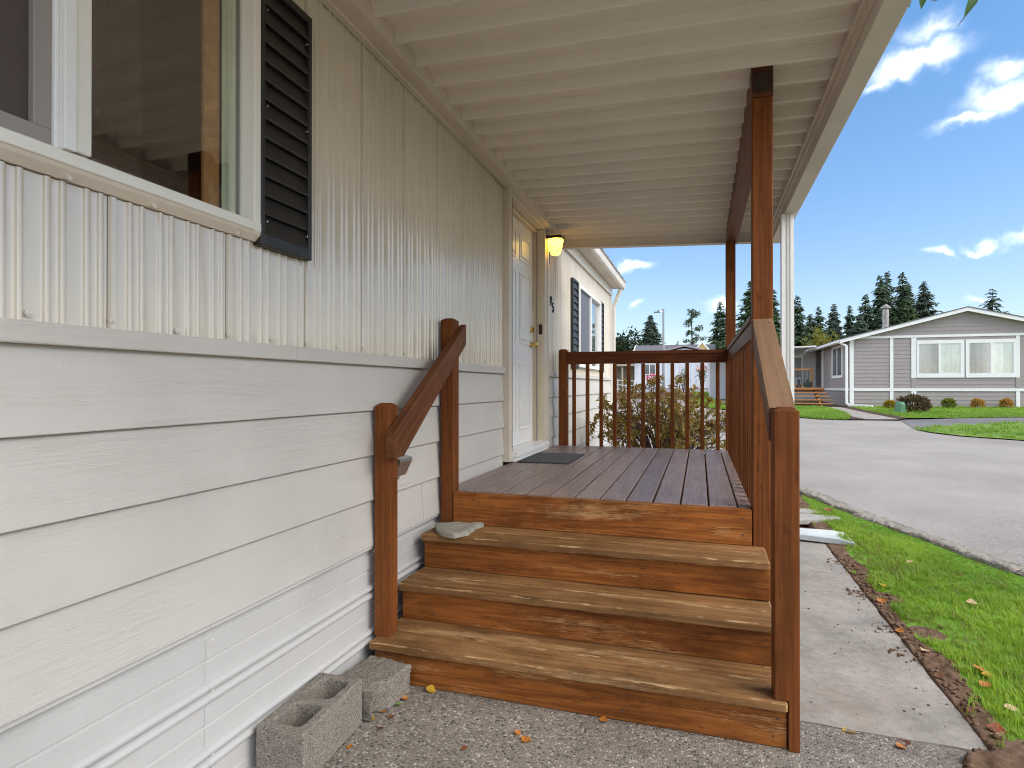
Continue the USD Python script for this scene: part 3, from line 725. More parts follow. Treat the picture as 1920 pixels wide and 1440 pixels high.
M['amber'] = g.done('amber_glass_lit', g.n('mix_closure', 'closure', fac=0.06, closure1=em, closure2=gl))
obj('lamp_shade', lathe([(0.001, 2.700), (0.030, 2.702), (0.045, 2.712), (0.058, 2.745), (0.072, 2.80), (0.080, 2.845), (0.081, 2.860), (0.001, 2.861)], (LC[0], LC[1], 0), 24), M['amber'], lamp, smooth=50)

# ------------------------------------------------------------------ carport roof
carport = thing('carport_roof', 'cream metal carport roof of pressed pans covering the porch, on a white column', 'carport', (1.0, 3.0, 2.8))
CY0, CY1, CXO = -0.25, 6.36, 2.1115
def zr(x, y):
    return 3.052 - 0.030 * (x - 0.03) - 0.0165 * (y - 2.4)
RIBP, RH = 0.21, 0.054
R0 = 2.359 - 0.205
for k in range(-18, 22):
    y0 = R0 + k * RIBP
    if y0 < CY0 or y0 + RIBP > CY1 + 0.12:
        continue
    prof = [(0.0, RH), (0.160, RH), (0.162, RH - 0.006), (0.174, RH - 0.007), (0.188, 0.0025), (0.191, 0.0), (0.2035, 0.0), (0.2050, 0.003), (0.2058, RH), (0.209, RH)]
    py = np.array([p[0] for p in prof]) + y0; pz = np.array([p[1] for p in prof])
    xs = np.array([0.012, 0.55, 1.1, 1.6, CXO])
    v = np.concatenate([np.stack([np.full(len(py), x), py, zr(x, py) + pz], 1) for x in xs])
    n = len(py); i = np.arange(n - 1)
    f = np.vstack([np.vstack([np.stack([a * n + i, (a + 1) * n + i, (a + 1) * n + i + 1], 1), np.stack([a * n + i, (a + 1) * n + i + 1, a * n + i + 1], 1)]) for a in range(len(xs) - 1)])
    vt = v + np.array([0, 0, 0.0012])
    obj('roof_pan', (np.vstack([v, vt]), np.vstack([f[:, ::-1], f + len(v)])), M['roofpan'], carport)
def sloped_box(x0, x1, ya, yb, zfun0, zfun1, b=0.002):
    v, f = bx(x0, x1, ya, yb, 0, 1, b / 1.0)
    t = np.clip(v[:, 2], 0, 1)
    v = v.copy(); v[:, 2] = zfun0(v[:, 0], v[:, 1]) * (1 - t) + zfun1(v[:, 0], v[:, 1]) * t
    return v, f
zw = lambda x, y: zr(0.03, y)
obj('wall_channel', cat(sloped_box(-0.046, 0.036, CY0, CY1, lambda x, y: zw(x, y) - 0.042, lambda x, y: zw(x, y) - 0.036, 0), sloped_box(0.028, 0.036, CY0, CY1, lambda x, y: zw(x, y) - 0.036, lambda x, y: zr(x, y) + RH + 0.004, 0), sloped_box(-0.046, -0.030, CY0, CY1, lambda x, y: zw(x, y) - 0.036, lambda x, y: zw(x, y) + 0.07, 0)), M['trim'], carport)
obj('wall_flashing', cat(extrude_profile([(WX - 0.01, 2.990), (WX + 0.022, 2.990), (WX + 0.026, 2.994), (WX + 0.022, 3.012), (WX - 0.005, 3.03), (WX - 0.01, 3.03)][::-1], 'y', CY0, 4.50, closed=True)), M['trim'], carport)
zg = lambda x, y: 2.868 - 0.0165 * (y - 2.4) + 0 * x
obj('gutter_beam', cat(sloped_box(2.112, 2.212, CY0, CY1 + 0.02, zg, lambda x, y: zr(2.1, y) + 0.078, 0.003), sloped_box(2.213, 2.219, CY0, CY1 + 0.02, lambda x, y: zg(x, y) + 0.012, lambda x, y: zr(2.1, y) + 0.098, 0.001)), M['gutter'], carport)
obj('beam_channel', cat(sloped_box(2.074, 2.111, CY0, CY1, lambda x, y: zr(2.1, y) - 0.022, lambda x, y: zr(2.1, y) - 0.013, 0.001), sloped_box(2.092, 2.111, CY0, CY1, lambda x, y: zr(2.1, y) - 0.050, lambda x, y: zr(2.1, y) - 0.023, 0.001)), M['trim'], carport)
fv, ff = bx(0.0, 2.11, CY1 + 0.001, CY1 + 0.045, 0, 1, 0.0)
fv = fv.copy(); tt = fv[:, 2].copy(); fv[:, 2] = np.where(tt < 0.5, 2.903 - 0.040 * (fv[:, 0] - 0.03), zr(fv[:, 0], fv[:, 1]) + 0.075)
obj('end_fascia', cat((fv, ff), tuple((lambda vv, f_: (np.column_stack([vv[:, 0], vv[:, 1], 2.903 - 0.040 * (vv[:, 0] - 0.03) - 0.006 + vv[:, 2]]), f_))(*bx(0.0, 2.11, CY1 - 0.03, CY1 + 0.052, 0, 0.006, 0.0)))), M['gutter'], carport)
# white ribbed column
CX, CYc = 2.135, 5.41
colp = []
hw = 0.047
for (sx_, sy_) in ((1, 0), (0, 1), (-1, 0), (0, -1)):
    t = np.array([-sy_, sx_], float); nn = np.array([sx_, sy_], float)
    for (a, dpt) in ((-1.0, 0), (-0.42, 0), (-0.36, -0.012), (-0.12, -0.012), (-0.06, 0), (0.06, 0), (0.12, -0.012), (0.36, -0.012), (0.42, 0)):
        colp.append(nn * (hw + dpt) + t * hw * a)
colp = np.array(colp) + [CX, CYc]
for cyy in (CYc, 0.4):
    obj('column', cat(extrude_profile(colp + [0, cyy - CYc], 'z', 0.0, float(zg(0, cyy)) - 0.001, closed=True), bx(CX - 0.06, CX + 0.06, cyy - 0.06, cyy + 0.06, 0.0, 0.012, 0.002)), M['trimwhite'], carport)
# ------------------------------------------------------------------ wooden porch with its steps
porch = thing('wooden_porch', 'stained brown wooden porch with four steps, posts and railings in front of the door', 'porch', (0.85, 4.3, 0))
ZD, Z3, Z2, Z1 = 0.757, 0.566, 0.378, 0.188
YF, YB = 3.249, 6.144
NAILS = []
def nail(p, axis='z', r=0.0048):
    d = {'z': (0, 0, 0.0012), 'y': (0, -0.0014, 0), 'x': (0.0014, 0, 0)}[axis]
    p = np.array(p, float)
    NAILS.append(cyl(p - np.array(d) * 0.3, p + np.array(d), r, r * 0.9, 7))
seams = [-0.052, 0.036] + [0.1805 + 0.1445 * k for k in range(11)] + [1.698]
rng = np.random.default_rng(11)
for a, b in zip(seams[:-1], seams[1:]):
    dz = rng.uniform(-0.002, 0.0012)
    obj('deck_board', bx(a + 0.0045, b - 0.0045, YF + 0.038, YB + rng.uniform(0, 0.008), ZD - 0.038 + dz, ZD + dz, 0.004), M['deck'], porch)
    if b - a > 0.1:
        for y in (YF + 0.075, YF + 0.62, YF + 1.22, YF + 1.83, YF + 2.42, YB - 0.05):
            for q in (0.24, 0.76):
                nail((a + (b - a) * q + rng.normal(0, 0.004), y + rng.normal(0, 0.008), ZD + dz))
def riser(x0, x1, y, z0, z1):
    obj('riser', bx(x0, x1, y, y + 0.037, z0, z1, 0.003), M['riser'], porch)
    for x in (x0 + 0.05, x0 + 0.16, (x0 * 2 + x1) / 3, (x0 + 2 * x1) / 3, x1 - 0.04):
        for q in (0.28, 0.74):
            nail((x + rng.normal(0, 0.01), y, z0 + (z1 - z0) * q), 'y', 0.005)
riser(0.036, 1.689, YF, Z3 + 0.0015, 0.752)
XR, XL = 1.750, -0.040
riser(XL + 0.012, XR - 0.004, 2.993, Z2 + 0.0015, Z3 - 0.0395)
riser(XL + 0.012, XR - 0.004, 2.738, Z1 + 0.0015, Z2 - 0.0395)
riser(XL + 0.012, 1.752, 2.466, 0.002, Z1 - 0.0395)
def tread(x0, x1, yn, depth, z, notch=False):
    d = depth / 2
    for k in range(2):
        a, b = yn + k * d, yn + (k + 1) * d - 0.0045
        dz = rng.uniform(-0.0015, 0.001)
        obj('tread_board', bx(x0 + rng.uniform(0, .004), x1 - rng.uniform(0, .003), a, b, z - 0.038 + dz, z + dz, 0.0065), M['tread'], porch)
        for x in (x0 + 0.045, x0 + 0.62, x0 + 1.2, x1 - 0.06):
            for q in (0.3, 0.72):
                nail((x + rng.normal(0, 0.008), a + (b - a) * q, z + dz))
tread(XL, XR, 2.966, 0.305, Z3)
tread(XL, XR, 2.710, 0.318, Z2)
tread(XL - 0.006, 1.7535, 2.436, 0.336, Z1)
# stringers under the treads and the rim of the deck frame
for x in (XL + 0.02, 0.85, XR - 0.05):
    prof = [(2.505, 0.004), (2.505, Z1 - 0.039), (2.777, Z1 - 0.039), (2.777, Z2 - 0.039), (3.032, Z2 - 0.039), (3.032, Z3 - 0.039), (3.247, Z3 - 0.039), (3.247, 0.30), (2.90, 0.004)]
    obj('stringer', extrude_profile(prof, 'x', x, x + 0.038, closed=True), M['post'], porch)
obj('rim_joist', bx(1.655, 1.693, YF + 0.038, YB - 0.04, 0.50, ZD - 0.0385, 0.002), M['rail_y'], porch)
obj('rim_joist', bx(0.0, 1.69, YB - 0.038, YB - 0.002, 0.50, ZD - 0.0385, 0.002), M['rail_x'], porch)
for y in (3.9, 4.5, 5.1, 5.7):
    obj('joist', bx(-0.02, 1.654, y, y + 0.038, 0.53, ZD - 0.0385, 0), M['post'], porch)

def trimesh_hull_local(pts):
    h = trimesh.convex.convex_hull(pts); return np.asarray(h.vertices), np.asarray(h.faces)

def post(x0, x1, y0, y1, z0, z1, top=0.012, e=0.005):
    def octo(x0, x1, y0, y1, z, e):
        return [(x0 + e, y0, z), (x1 - e, y0, z), (x1, y0 + e, z), (x1, y1 - e, z), (x1 - e, y1, z), (x0 + e, y1, z), (x0, y1 - e, z), (x0, y0 + e, z)]
    if top:
        t = top
        return trimesh_hull_local(np.array(octo(x0, x1, y0, y1, z0, e) + octo(x0, x1, y0, y1, z1 - t, e) + octo(x0 + t * 1.35, x1 - t * 1.35, y0 + t * 1.35, y1 - t * 1.35, z1, e)))
    return trimesh_hull_local(np.array(octo(x0, x1, y0, y1, z0, e) + octo(x0, x1, y0, y1, z1, e)))
obj('post', cat(post(1.705, 1.796, 2.452, 2.543, Z1 + 0.003, 1.305, 0.016), post(1.756, 1.7955, 2.4525, 2.5425, 0.002, Z1 + 0.0025, 0, 0.003)), M['post'], porch)
obj('post', post(1.694, 1.792, 3.252, 3.345, 0.002, 2.858, 0), M['post'], porch)
obj('post', post(1.682, 1.772, 6.150, 6.240, 0.002, 2.808, 0), M['post'], porch)
obj('post', post(-0.052, 0.031, 2.500, 2.583, Z1 + 0.0025, 1.303, 0.014), M['post'], porch)
obj('post', post(-0.050, 0.0355, 3.255, 3.340, Z3 + 0.0030, 1.794, 0.014), M['post'], porch)
obj('post', post(0.002, 0.092, 6.150, 6.240, 0.002, 1.779, 0.014), M['post'], porch)
# roof beam on the two tall posts
bmz = lambda x, y: 2.861 - 0.0180 * (y - 3.25) + 0 * x
obj('roof_beam', sloped_box(1.692, 1.794, 3.2485, 6.30, bmz, lambda x, y: zr(1.79, y) + RH - 0.003, 0.004), M['rail_y'], porch)
obj('beam_end', bx(1.698, 1.788, 3.243, 3.248, 2.885, 2.985, 0.002), M['endgrain'], porch)
# level rail on the right
obj('handrail', bx(1.690, 1.782, 3.346, 6.149, 1.729, 1.766, 0.004), M['rail_y'], porch)
obj('rail_board', bx(1.700, 1.737, 3.346, 6.149, 1.638, 1.727, 0.003), M['rail_y'], porch)
y = 3.435
while y < 6.10:
    obj('baluster', bx(1.7015, 1.7375, y, y + 0.036, 0.60, 1.6365, 0.003), M['post'], porch)
    y += 0.1445
# rear rail
obj('handrail', bx(0.093, 1.681, 6.142, 6.232, 1.708, 1.746, 0.004), M['rail_x'], porch)
obj('rail_board', bx(0.093, 1.681, 6.149, 6.186, 1.618, 1.7065, 0.003), M['rail_x'], porch)
for x in (0.167, 0.311, 0.455, 0.597, 0.740, 0.885, 1.030, 1.173, 1.317, 1.460, 1.606):
    obj('baluster', bx(x - 0.018, x + 0.018, 6.150, 6.186, 0.60, 1.6165, 0.003), M['post'], porch)
# sloping rail on the right: flat cap over a side rail
def slab_yz(poly, x0, x1):
    return extrude_profile(poly, 'x', x0, x1, closed=True)
capA, capB = np.array([3.2515, 1.728]), np.array([2.515, 1.300])
dn = np.array([(capA - capB)[1], -(capA - capB)[0]]); dn /= np.linalg.norm(dn)
obj('handrail', slab_yz([capB, capA, (3.2515, 1.685), (2.553, 1.279)], 1.696, 1.790), M['cap_wood'], porch)
obj('rail_board', slab_yz([(2.548, 1.276), (3.2515, 1.683), (3.2515, 1.575), (2.548, 1.168)], 1.698, 1.734), M['rail_y'], porch)
for z in ((3.20, 1.698),):
    nail((1.718, 3.21, 1.704), 'z', 0.004); nail((1.768, 3.21, 1.705), 'z', 0.004)
# sloping handrail on the left
obj('handrail', slab_yz([(2.458, 1.168), (3.350, 1.760), (3.350, 1.640), (2.553, 1.048), (2.458, 1.048)], 0.0365, 0.078), M['rail_left'], porch)
for (y, z) in ((2.515, 1.12), (2.55, 1.09), (3.30, 1.69), (3.31, 1.655)):
    nail((0.080, y, z), 'x', 0.006)
obj('nail_heads', cat(*NAILS), M['nail'], porch, kind='stuff')

# ------------------------------------------------------------------ small things on and by the porch
mat = thing('doormat', 'dark rubber doormat with a pebble pattern on the deck before the door', 'doormat', (0.21, 5.0, ZD))
obj('mat_base', bx(-0.008, 0.437, 4.645, 5.345, ZD + 0.001, ZD + 0.009, 0.003), M['rubber'], mat)
pads = []
rm = np.random.default_rng(5)
for i in range(11):
    for j in range(17):
        cx = 0.014 + 0.0385 * (i + 0.25 + 0.5 * (j % 2)) ; cy = 4.668 + 0.0392 * (j + 0.5)
        if not (0.012 < cx < 0.42 and 4.66 < cy < 5.33):
            continue
        a0 = rm.uniform(0, 6.28); n = 7
        th = np.linspace(0, 2 * np.pi, n, endpoint=False) + a0
        r = rm.uniform(0.010, 0.018) * rm.uniform(0.8, 1.15, n)
        lo = np.stack([cx + r * np.cos(th), cy + r * 1.15 * np.sin(th), np.full(n, ZD + 0.0085)], 1)
        hi = np.stack([cx + 0.75 * r * np.cos(th), cy + 0.86 * r * np.sin(th), np.full(n, ZD + 0.0115)], 1)
        pads.append(trimesh_hull_local(np.vstack([lo, hi])))
obj('pebble_relief', cat(*pads), plain('mat_rubber_worn', (0.085, 0.080, 0.078), 0.75, noise=0.4, scale=90), mat, kind='stuff')

flag = [(-0.024, 3.135), (0.03, 3.02), (0.101, 2.945), (0.150, 2.925), (0.184, 2.918), (0.205, 2.96), (0.236, 3.006), (0.226, 3.05), (0.232, 3.09), (0.222, 3.145), (0.246, 3.215), (0.189, 3.236), (0.12, 3.225), (0.05, 3.19)]
def rough_slab(poly, z0, z1, cell, amp, seed):
    """A thin stone slab: its outline kept, its top chipped and uneven."""
    P = Polygon(poly); x0, y0, x1, y1 = P.bounds
    pts = [p for p in (np.array(P.exterior.interpolate(t, normalized=True).coords[0]) for t in np.linspace(0, 1, 70, endpoint=False))]
    r_ = np.random.default_rng(seed); inner = P.buffer(-cell * 0.7)
    from shapely.geometry import Point
    for x in np.arange(x0, x1, cell):
        for y in np.arange(y0, y1, cell):
            q = np.array([x, y]) + r_.normal(0, cell * 0.2, 2)
            if inner.contains(Point(q)):
                pts.append(q)
    pts = np.array(pts)
    from scipy.spatial import Delaunay
    tri = Delaunay(pts).simplices
    keep = [P.contains(Point(pts[t].mean(0))) for t in tri]
    tri = tri[np.array(keep)]
    a, b, c_ = pts[tri[:, 0]], pts[tri[:, 1]], pts[tri[:, 2]]
    flip = ((b - a)[:, 0] * (c_ - a)[:, 1] - (b - a)[:, 1] * (c_ - a)[:, 0]) < 0
    tri[flip] = tri[flip][:, ::-1]
    n = len(pts)
    p3 = np.column_stack([pts, np.zeros(n)])
    h = meshkit.fbm(p3 * 14 + seed, 4, seed)
    h = np.floor(h * 7) / 7 * 0.7 + h * 0.3
    zt = z1 - amp + amp * 1.6 * h
    zt[:70] -= amp * 0.5
    v = np.vstack([np.column_stack([pts, zt]), np.column_stack([pts, np.full(n, z0)])])
    i = np.arange(70); j = (i + 1) % 70
    side = np.vstack([np.stack([i, i + n, j], 1), np.stack([j, i + n, j + n], 1)])
    return v, np.vstack([tri, tri[:, ::-1] + n, side])
fs = obj('flagstone', rough_slab(flag, Z3 + 0.003, Z3 + 0.03, 0.014, 0.010, 3), M['stone'], None, smooth=30)
data(stage.GetPrimAtPath(fs), label='loose grey flagstone piece lying on the left end of the top step', category='stone')

# concrete blocks against the skirting
import manifold3d as m3
def man_box(x0, x1, y0, y1, z0, z1):
    return m3.Manifold.cube((x1 - x0, y1 - y0, z1 - z0)).translate((x0, y0, z0))
def rounded_cell(x0, x1, y0, y1, z0, z1, taper=0.006):
    sp = []
    r = 0.028
    for z, t in ((z0, taper), (z1, 0.0)):
        for x in (x0 + r + t, x1 - r - t):
            for y in (y0 + r + t, y1 - r - t):
                sp.append(m3.Manifold.cylinder(0.001, r, r, 18).translate((x, y, z)))
    return m3.Manifold.batch_hull(sp)
def roughen(man, amp, length, seed, f=55.0, round_it=0):
    man = man.refine_to_length(length)
    mm = man.to_mesh(); v = np.array(mm.vert_properties[:, :3], float); f_ = np.array(mm.tri_verts)
    t = trimesh.Trimesh(v, f_, process=False)
    if round_it:
        trimesh.smoothing.filter_taubin(t, iterations=round_it)
    v = np.array(t.vertices)
    d = np.stack([meshkit.fbm(v * f + 13 * k, 3, seed + k) for k in range(3)], 1) - 0.5
    d += 0.8 * (np.stack([meshkit.noise(v * f * 4 + 7 * k, seed + 9 + k) for k in range(3)], 1) - 0.5)
    return v + d * amp, f_
def rot_z(m_, ang, c):
    v, f_ = m_; s, co = math.sin(ang), math.cos(ang); q = v - np.array([c[0], c[1], 0])
    return np.stack([q[:, 0] * co - q[:, 1] * s + c[0], q[:, 0] * s + q[:, 1] * co + c[1], v[:, 2]], 1), f_
b1 = man_box(-0.062, 0.130, 1.712, 2.118, 0.004, 0.190) - rounded_cell(-0.028, 0.098, 1.748, 1.895, -0.02, 0.24) - rounded_cell(-0.028, 0.098, 1.935, 2.082, -0.02, 0.24)
b1 = rot_z(roughen(b1, 0.0045, 0.009, 21, 60, 6), math.radians(3.0), (0.03, 1.9))
o1 = obj('hollow_block', b1, M['block'], None, smooth=60)
data(stage.GetPrimAtPath(o1), label='grey hollow concrete block with two open cells standing against the skirting', category='block')
b2 = man_box(-0.045, 0.175, 2.150, 2.425, 0.004, 0.128)
b2 = b2 - m3.Manifold.cube((0.2, 0.2, 0.2)).rotate((0, 0, 45)).translate((0.262, 2.06, 0.0))
b2 = rot_z(roughen(b2, 0.013, 0.009, 31, 26, 10), math.radians(-6), (0.06, 2.29))
o2 = obj('broken_block', b2, M['block'], None, smooth=60)
data(stage.GetPrimAtPath(o2), label='chipped solid concrete block between the hollow block and the bottom step', category='block')
# ------------------------------------------------------------------ ground, paving, road
def grid_ground():
    xs = np.concatenate([np.linspace(-160, -20, 15), np.linspace(-15, 30, 30), np.linspace(40, 200, 17)])
    ys = np.concatenate([np.linspace(-60, 5, 14), [6.0], np.linspace(7, 66, 30), np.linspace(75, 260, 14)])
    X_, Y_ = np.meshgrid(xs, ys)
    v = np.stack([X_, Y_, gz(Y_) - 0.075], -1).reshape(-1, 3)
    n = len(xs); i, j = np.meshgrid(np.arange(len(ys) - 1), np.arange(n - 1), indexing='ij'); a = (i * n + j).ravel()
    return v, np.vstack([np.stack([a, a + 1, a + n + 1], 1), np.stack([a, a + n + 1, a + n], 1)])
gr = obj('ground', grid_ground(), M['dullground']); data(stage.GetPrimAtPath(gr), kind='structure')

KERB = [(30.0, -9.0), (12.0, -3.5), (6.2, 0.6), (5.0, 2.6), (4.3, 4.1), (3.76, 5.30), (3.53, 5.86), (3.44, 6.25), (3.27, 6.60), (3.13, 6.95), (2.98, 7.32), (2.83, 7.95), (2.66, 8.40), (2.2, 9.2), (1.2, 10.9), (-1.0, 13.2), (-6.0, 16.5), (-24.0, 20.0)]
ROADP = KERB + [(-24, 36), (-2.6, 35.0), (0.9, 34.0), (1.0, 31.6), (1.6, 26.6), (2.3, 25.4), (4.0, 23.4), (4.57, 21.65), (5.09, 20.96), (5.8, 20.82), (6.5, 20.95), (7.40, 20.9), (6.9, 18.4), (6.85, 17.6), (6.95, 16.95), (7.25, 16.34), (8.17, 15.65), (12.0, 13.2), (20.0, 9.8), (44, 2.0), (44, -12)]
rd = obj('road', sheet(ROADP, -0.045), M['asphalt']); data(stage.GetPrimAtPath(rd), kind='structure')
DRIVE = [(7.37, 21.15), (6.9, 18.4), (6.95, 18.0), (8.03, 19.35), (10.45, 20.95), (14.0, 22.6), (30, 27.5), (30, 30), (18, 26.2), (11.38, 23.1), (9.3, 22.3)]
dv = obj('driveway', sheet(DRIVE, -0.035), M['asphalt2']); data(stage.GetPrimAtPath(dv), kind='structure')

def wavy_edge(p0, p1, n, amp, seed):
    t = np.linspace(0, 1, n)[:, None]; p = np.array(p0) * (1 - t) + np.array(p1) * t
    d = np.array(p1, float) - np.array(p0); nn = np.array([-d[1], d[0]]) / np.linalg.norm(d)
    return p + nn * ((meshkit.noise(np.column_stack([p * 9, np.zeros(n)]), seed) - 0.5) * amp)[:, None]
walk = structure('walkway', 'pale concrete path slabs beside the porch')
jn0, jn1 = (0.2, 2.735), (2.482, 2.662)
e1 = wavy_edge((2.482, 2.672), (2.480, 5.86), 60, 0.02, 4)
slab_poly = Polygon([(1.60, 2.700)] + [tuple(q) for q in wavy_edge((1.60, 2.702), (2.478, 2.672), 24, 0.012, 6)] + [tuple(q) for q in e1] + [(2.35, 5.92), (1.60, 5.95)])
obj('path_slab', prism(slab_poly.buffer(0), -0.10, 0.001), M['slab'], walk)
obj('path_slab', prism(Polygon([(1.60, 5.965), (2.2, 5.94), (2.26, 9.0), (1.6, 9.0)]), -0.10, -0.004), M['slab'], walk)
pad_edge = wavy_edge((2.40, 2.664), (0.2, 2.738), 60, 0.010, 8)
pad = Polygon([(-0.2, -2.5), (2.05, -2.5), (2.16, 2.05), (2.30, 2.45)] + [tuple(q) for q in pad_edge] + [(0.2, 6.3), (-0.2, 6.3)])
obj('aggregate_pad', prism(pad.buffer(0), -0.10, 0.0), M['aggregate'], walk)

obj('path_slab', prism(Polygon([(-0.2, -2.515), (2.06, -2.515), (3.2, -3.0), (6.0, -4.2), (6.0, -14), (-0.2, -14)]), -0.10, 0.0), M['paver'], walk)  # unseen pale slab behind the camera, added to bounce light under the roof

# kerb: a row of rough poured lumps between lawn and road
kerb = structure('kerb', 'low rough concrete kerb of broken lumps between lawn and road')
from shapely.geometry import LineString, Point
kl = LineString(KERB[3:15]); L = kl.length; s = 0.0; kr = np.random.default_rng(17); KPOS = []
while s < L - 0.3:
    ln = kr.uniform(0.34, 0.56)
    a, b = np.array(kl.interpolate(s + 0.022).coords[0]), np.array(kl.interpolate(s + ln - 0.022).coords[0])
    t = (b - a) / np.linalg.norm(b - a); nrm_ = np.array([-t[1], t[0]])
    if nrm_[0] > 0:
        nrm_ = -nrm_
    w_ = kr.uniform(0.10, 0.14); c0 = a - nrm_ * 0.01
    lft = [a - nrm_ * 0.02, b - nrm_ * 0.02, b + nrm_ * (w_ + kr.normal(0, .01)), a + nrm_ * (w_ + kr.normal(0, .01))]
    sp = []
    for q in lft:
        for z, r in ((-0.06, 0.03), (kr.uniform(0.006, 0.024), 0.026)):
            sp.append(m3.Manifold.sphere(r, 8).translate((q[0], q[1], float(gz(q[1])) + z)))
    lump = roughen(m3.Manifold.batch_hull(sp), 0.026, 0.020, 40 + len(KPOS), 20)
    obj('kerb_stone', lump, M['kerbstone'], kerb, smooth=50)
    KPOS.append((a, b)); s += ln
# lawn, its bare edges and the soil along the slab
KBAND = LineString(KERB).buffer(0.15)
LAWN = Polygon([(2.475, 2.60), (2.475, 5.9), (2.30, 6.02), (2.27, 9.0), (2.1, 9.0)] + [KERB[k] for k in range(13, 2, -1)] + [(5.2, -2.0), (2.06, -2.0), (2.16, 2.05), (2.36, 2.5)]).buffer(0).difference(KBAND).buffer(0)
LAWN = max(getattr(LAWN, 'geoms', [LAWN]), key=lambda q: q.area)
def soil_amount(x, y):
    """0 under grass, 1 where the earth lies bare: a ragged strip along the slab and the worn corner at the front."""
    p = np.stack([x, y, np.zeros_like(x)], -1)
    n = meshkit.fbm(p * 3.2, 4, 12)
    strip = 0.075 + 0.17 * np.clip(meshkit.noise(np.stack([x * 0, y * 2.6, x * 0], -1), 3) - 0.35, 0, 1)
    edge = 1 - np.clip((x - 2.475 - strip * 0.75) / 0.07, 0, 1)
    front = np.clip((2.86 - y + (n - 0.5) * 0.6 - np.clip(x - 2.62, 0, 9) * 0.55) / 0.12, 0, 1)
    for (cx, cy, r) in ((2.52, 5.22, 0.12), (2.60, 4.40, 0.14), (2.64, 3.84, 0.13), (2.60, 3.45, 0.09)):
        front = np.maximum(front, np.clip(1.25 - np.hypot(x - cx, (y - cy) * 0.9) / r + (n - 0.5) * 1.2, 0, 1))
    return np.clip(np.maximum(edge, front), 0, 1)
def lawn_height(x, y):
    p = np.stack([x, y, np.zeros_like(x)], -1)
    s = soil_amount(x, y)
    front = np.clip((2.75 - y) / 0.1, 0, 1)
    hidden = ((x < 2.476) & (y > 2.665)) * 0.05 + ((x < 2.16 + 0.38 * np.clip(y - 2.05, 0, 0.6)) & (y < 2.665)) * 0.05
    return front * 0.014 - hidden + gz(y) + 0.006 + 0.03 * (meshkit.fbm(p * 1.1, 3, 2) - 0.5) * np.clip((x - 2.5) * 2, 0, 1) + s * (0.020 * (meshkit.fbm(p * 9, 4, 5) - 0.35) + 0.026 * np.clip(meshkit.fbm(p * 26, 4, 8) - 0.48, 0, 1) * 2 - 0.006)
def lawn_mesh(cell=0.014):
    x0, x1, y0, y1 = 2.02, 4.9, 1.7, 9.0
    nx, ny = int((x1 - x0) / cell), int((y1 - y0) / cell)
    xs, ys = np.linspace(x0, x1, nx), np.linspace(y0, y1, ny)
    X_, Y_ = np.meshgrid(xs, ys)
    import shapely
    ins = shapely.contains_xy(LAWN.buffer(0.07), X_.ravel(), Y_.ravel()).reshape(X_.shape)
    Z_ = lawn_height(X_, Y_)
    v = np.stack([X_, Y_, Z_], -1).reshape(-1, 3)
    i, j = np.meshgrid(np.arange(ny - 1), np.arange(nx - 1), indexing='ij')
    ok = ins[:-1, :-1] & ins[1:, :-1] & ins[:-1, 1:] & ins[1:, 1:]
    a = (i * nx + j)[ok]
    f = np.vstack([np.stack([a, a + 1, a + nx + 1], 1), np.stack([a, a + nx + 1, a + nx], 1)])
    used, inv = np.unique(f, return_inverse=True)
    return v[used], inv.reshape(f.shape)
lv_, lf_ = lawn_mesh()
fc_ = lv_[lf_].mean(1); bare_ = soil_amount(fc_[:, 0], fc_[:, 1]) > 0.45
def pick(sel):
    used, inv = np.unique(lf_[sel], return_inverse=True)
    return lv_[used], inv.reshape(-1, 3)
so = obj('soil', pick(bare_), M['soil'], None, smooth=True); data(stage.GetPrimAtPath(so), kind='structure')
lw = obj('lawn', pick(~bare_), M['turf'], None, smooth=True); data(stage.GetPrimAtPath(lw), kind='structure', label='the near lawn between path and kerb')

# loose earth: crumbs and clods along the slab's edge and strewn on it
cl = []
cr = np.random.default_rng(23)
ico = trimesh.creation.icosphere(1); iv, if_ = np.asarray(ico.vertices), np.asarray(ico.faces)
def clod(x, y, z, r):
    r = r * 0.8
    v = iv * (1 + 0.5 * (meshkit.noise(iv * 2.3 + cr.uniform(0, 99, 3), 1)[:, None] - 0.5)) * np.array([1, cr.uniform(.7, 1.2), cr.uniform(.5, .85)]) * r
    return v + [x, y, z], if_
for _ in range(900):
    y = cr.uniform(2.2, 5.4)
    x = 2.50 + abs(cr.normal(0, 0.10)) if y > 2.75 else cr.uniform(2.1, 2.95)
    xx, yy = np.array([x]), np.array([y])
    if soil_amount(xx, yy)[0] < 0.5:
        continue
    r = 0.003 + 0.016 * cr.random() ** 3
    cl.append(clod(x, y, float(lawn_height(xx, yy)[0]) + r * 0.3, r))
for _ in range(150):
    y = cr.uniform(2.8, 5.3); x = 2.47 - abs(cr.normal(0, 0.10)) if cr.random() < 0.7 else cr.uniform(1.85, 2.45)
    cl.append(clod(x, y, 0.002, 0.002 + 0.007 * cr.random() ** 3))
for cx, cy, n_ in ((2.50, 5.20, 60), (2.47, 4.45, 60), (2.47, 3.86, 40), (2.45, 3.52, 30)):
    for _ in range(n_):
        r = 0.003 + 0.012 * cr.random() ** 2
        q = np.array([cx, cy]) + cr.normal(0, 0.045, 2)
        zb = float(lawn_height(q[:1], q[1:])[0]) if q[0] > 2.48 else 0.001
        cl.append(clod(q[0], q[1], zb + r * 0.35, r))
co = obj('soil_clods', cat(*cl), M['soil'], None, smooth=True); data(stage.GetPrimAtPath(co), kind='stuff', label='loose brown earth clods along the edge of the concrete path', category='earth')

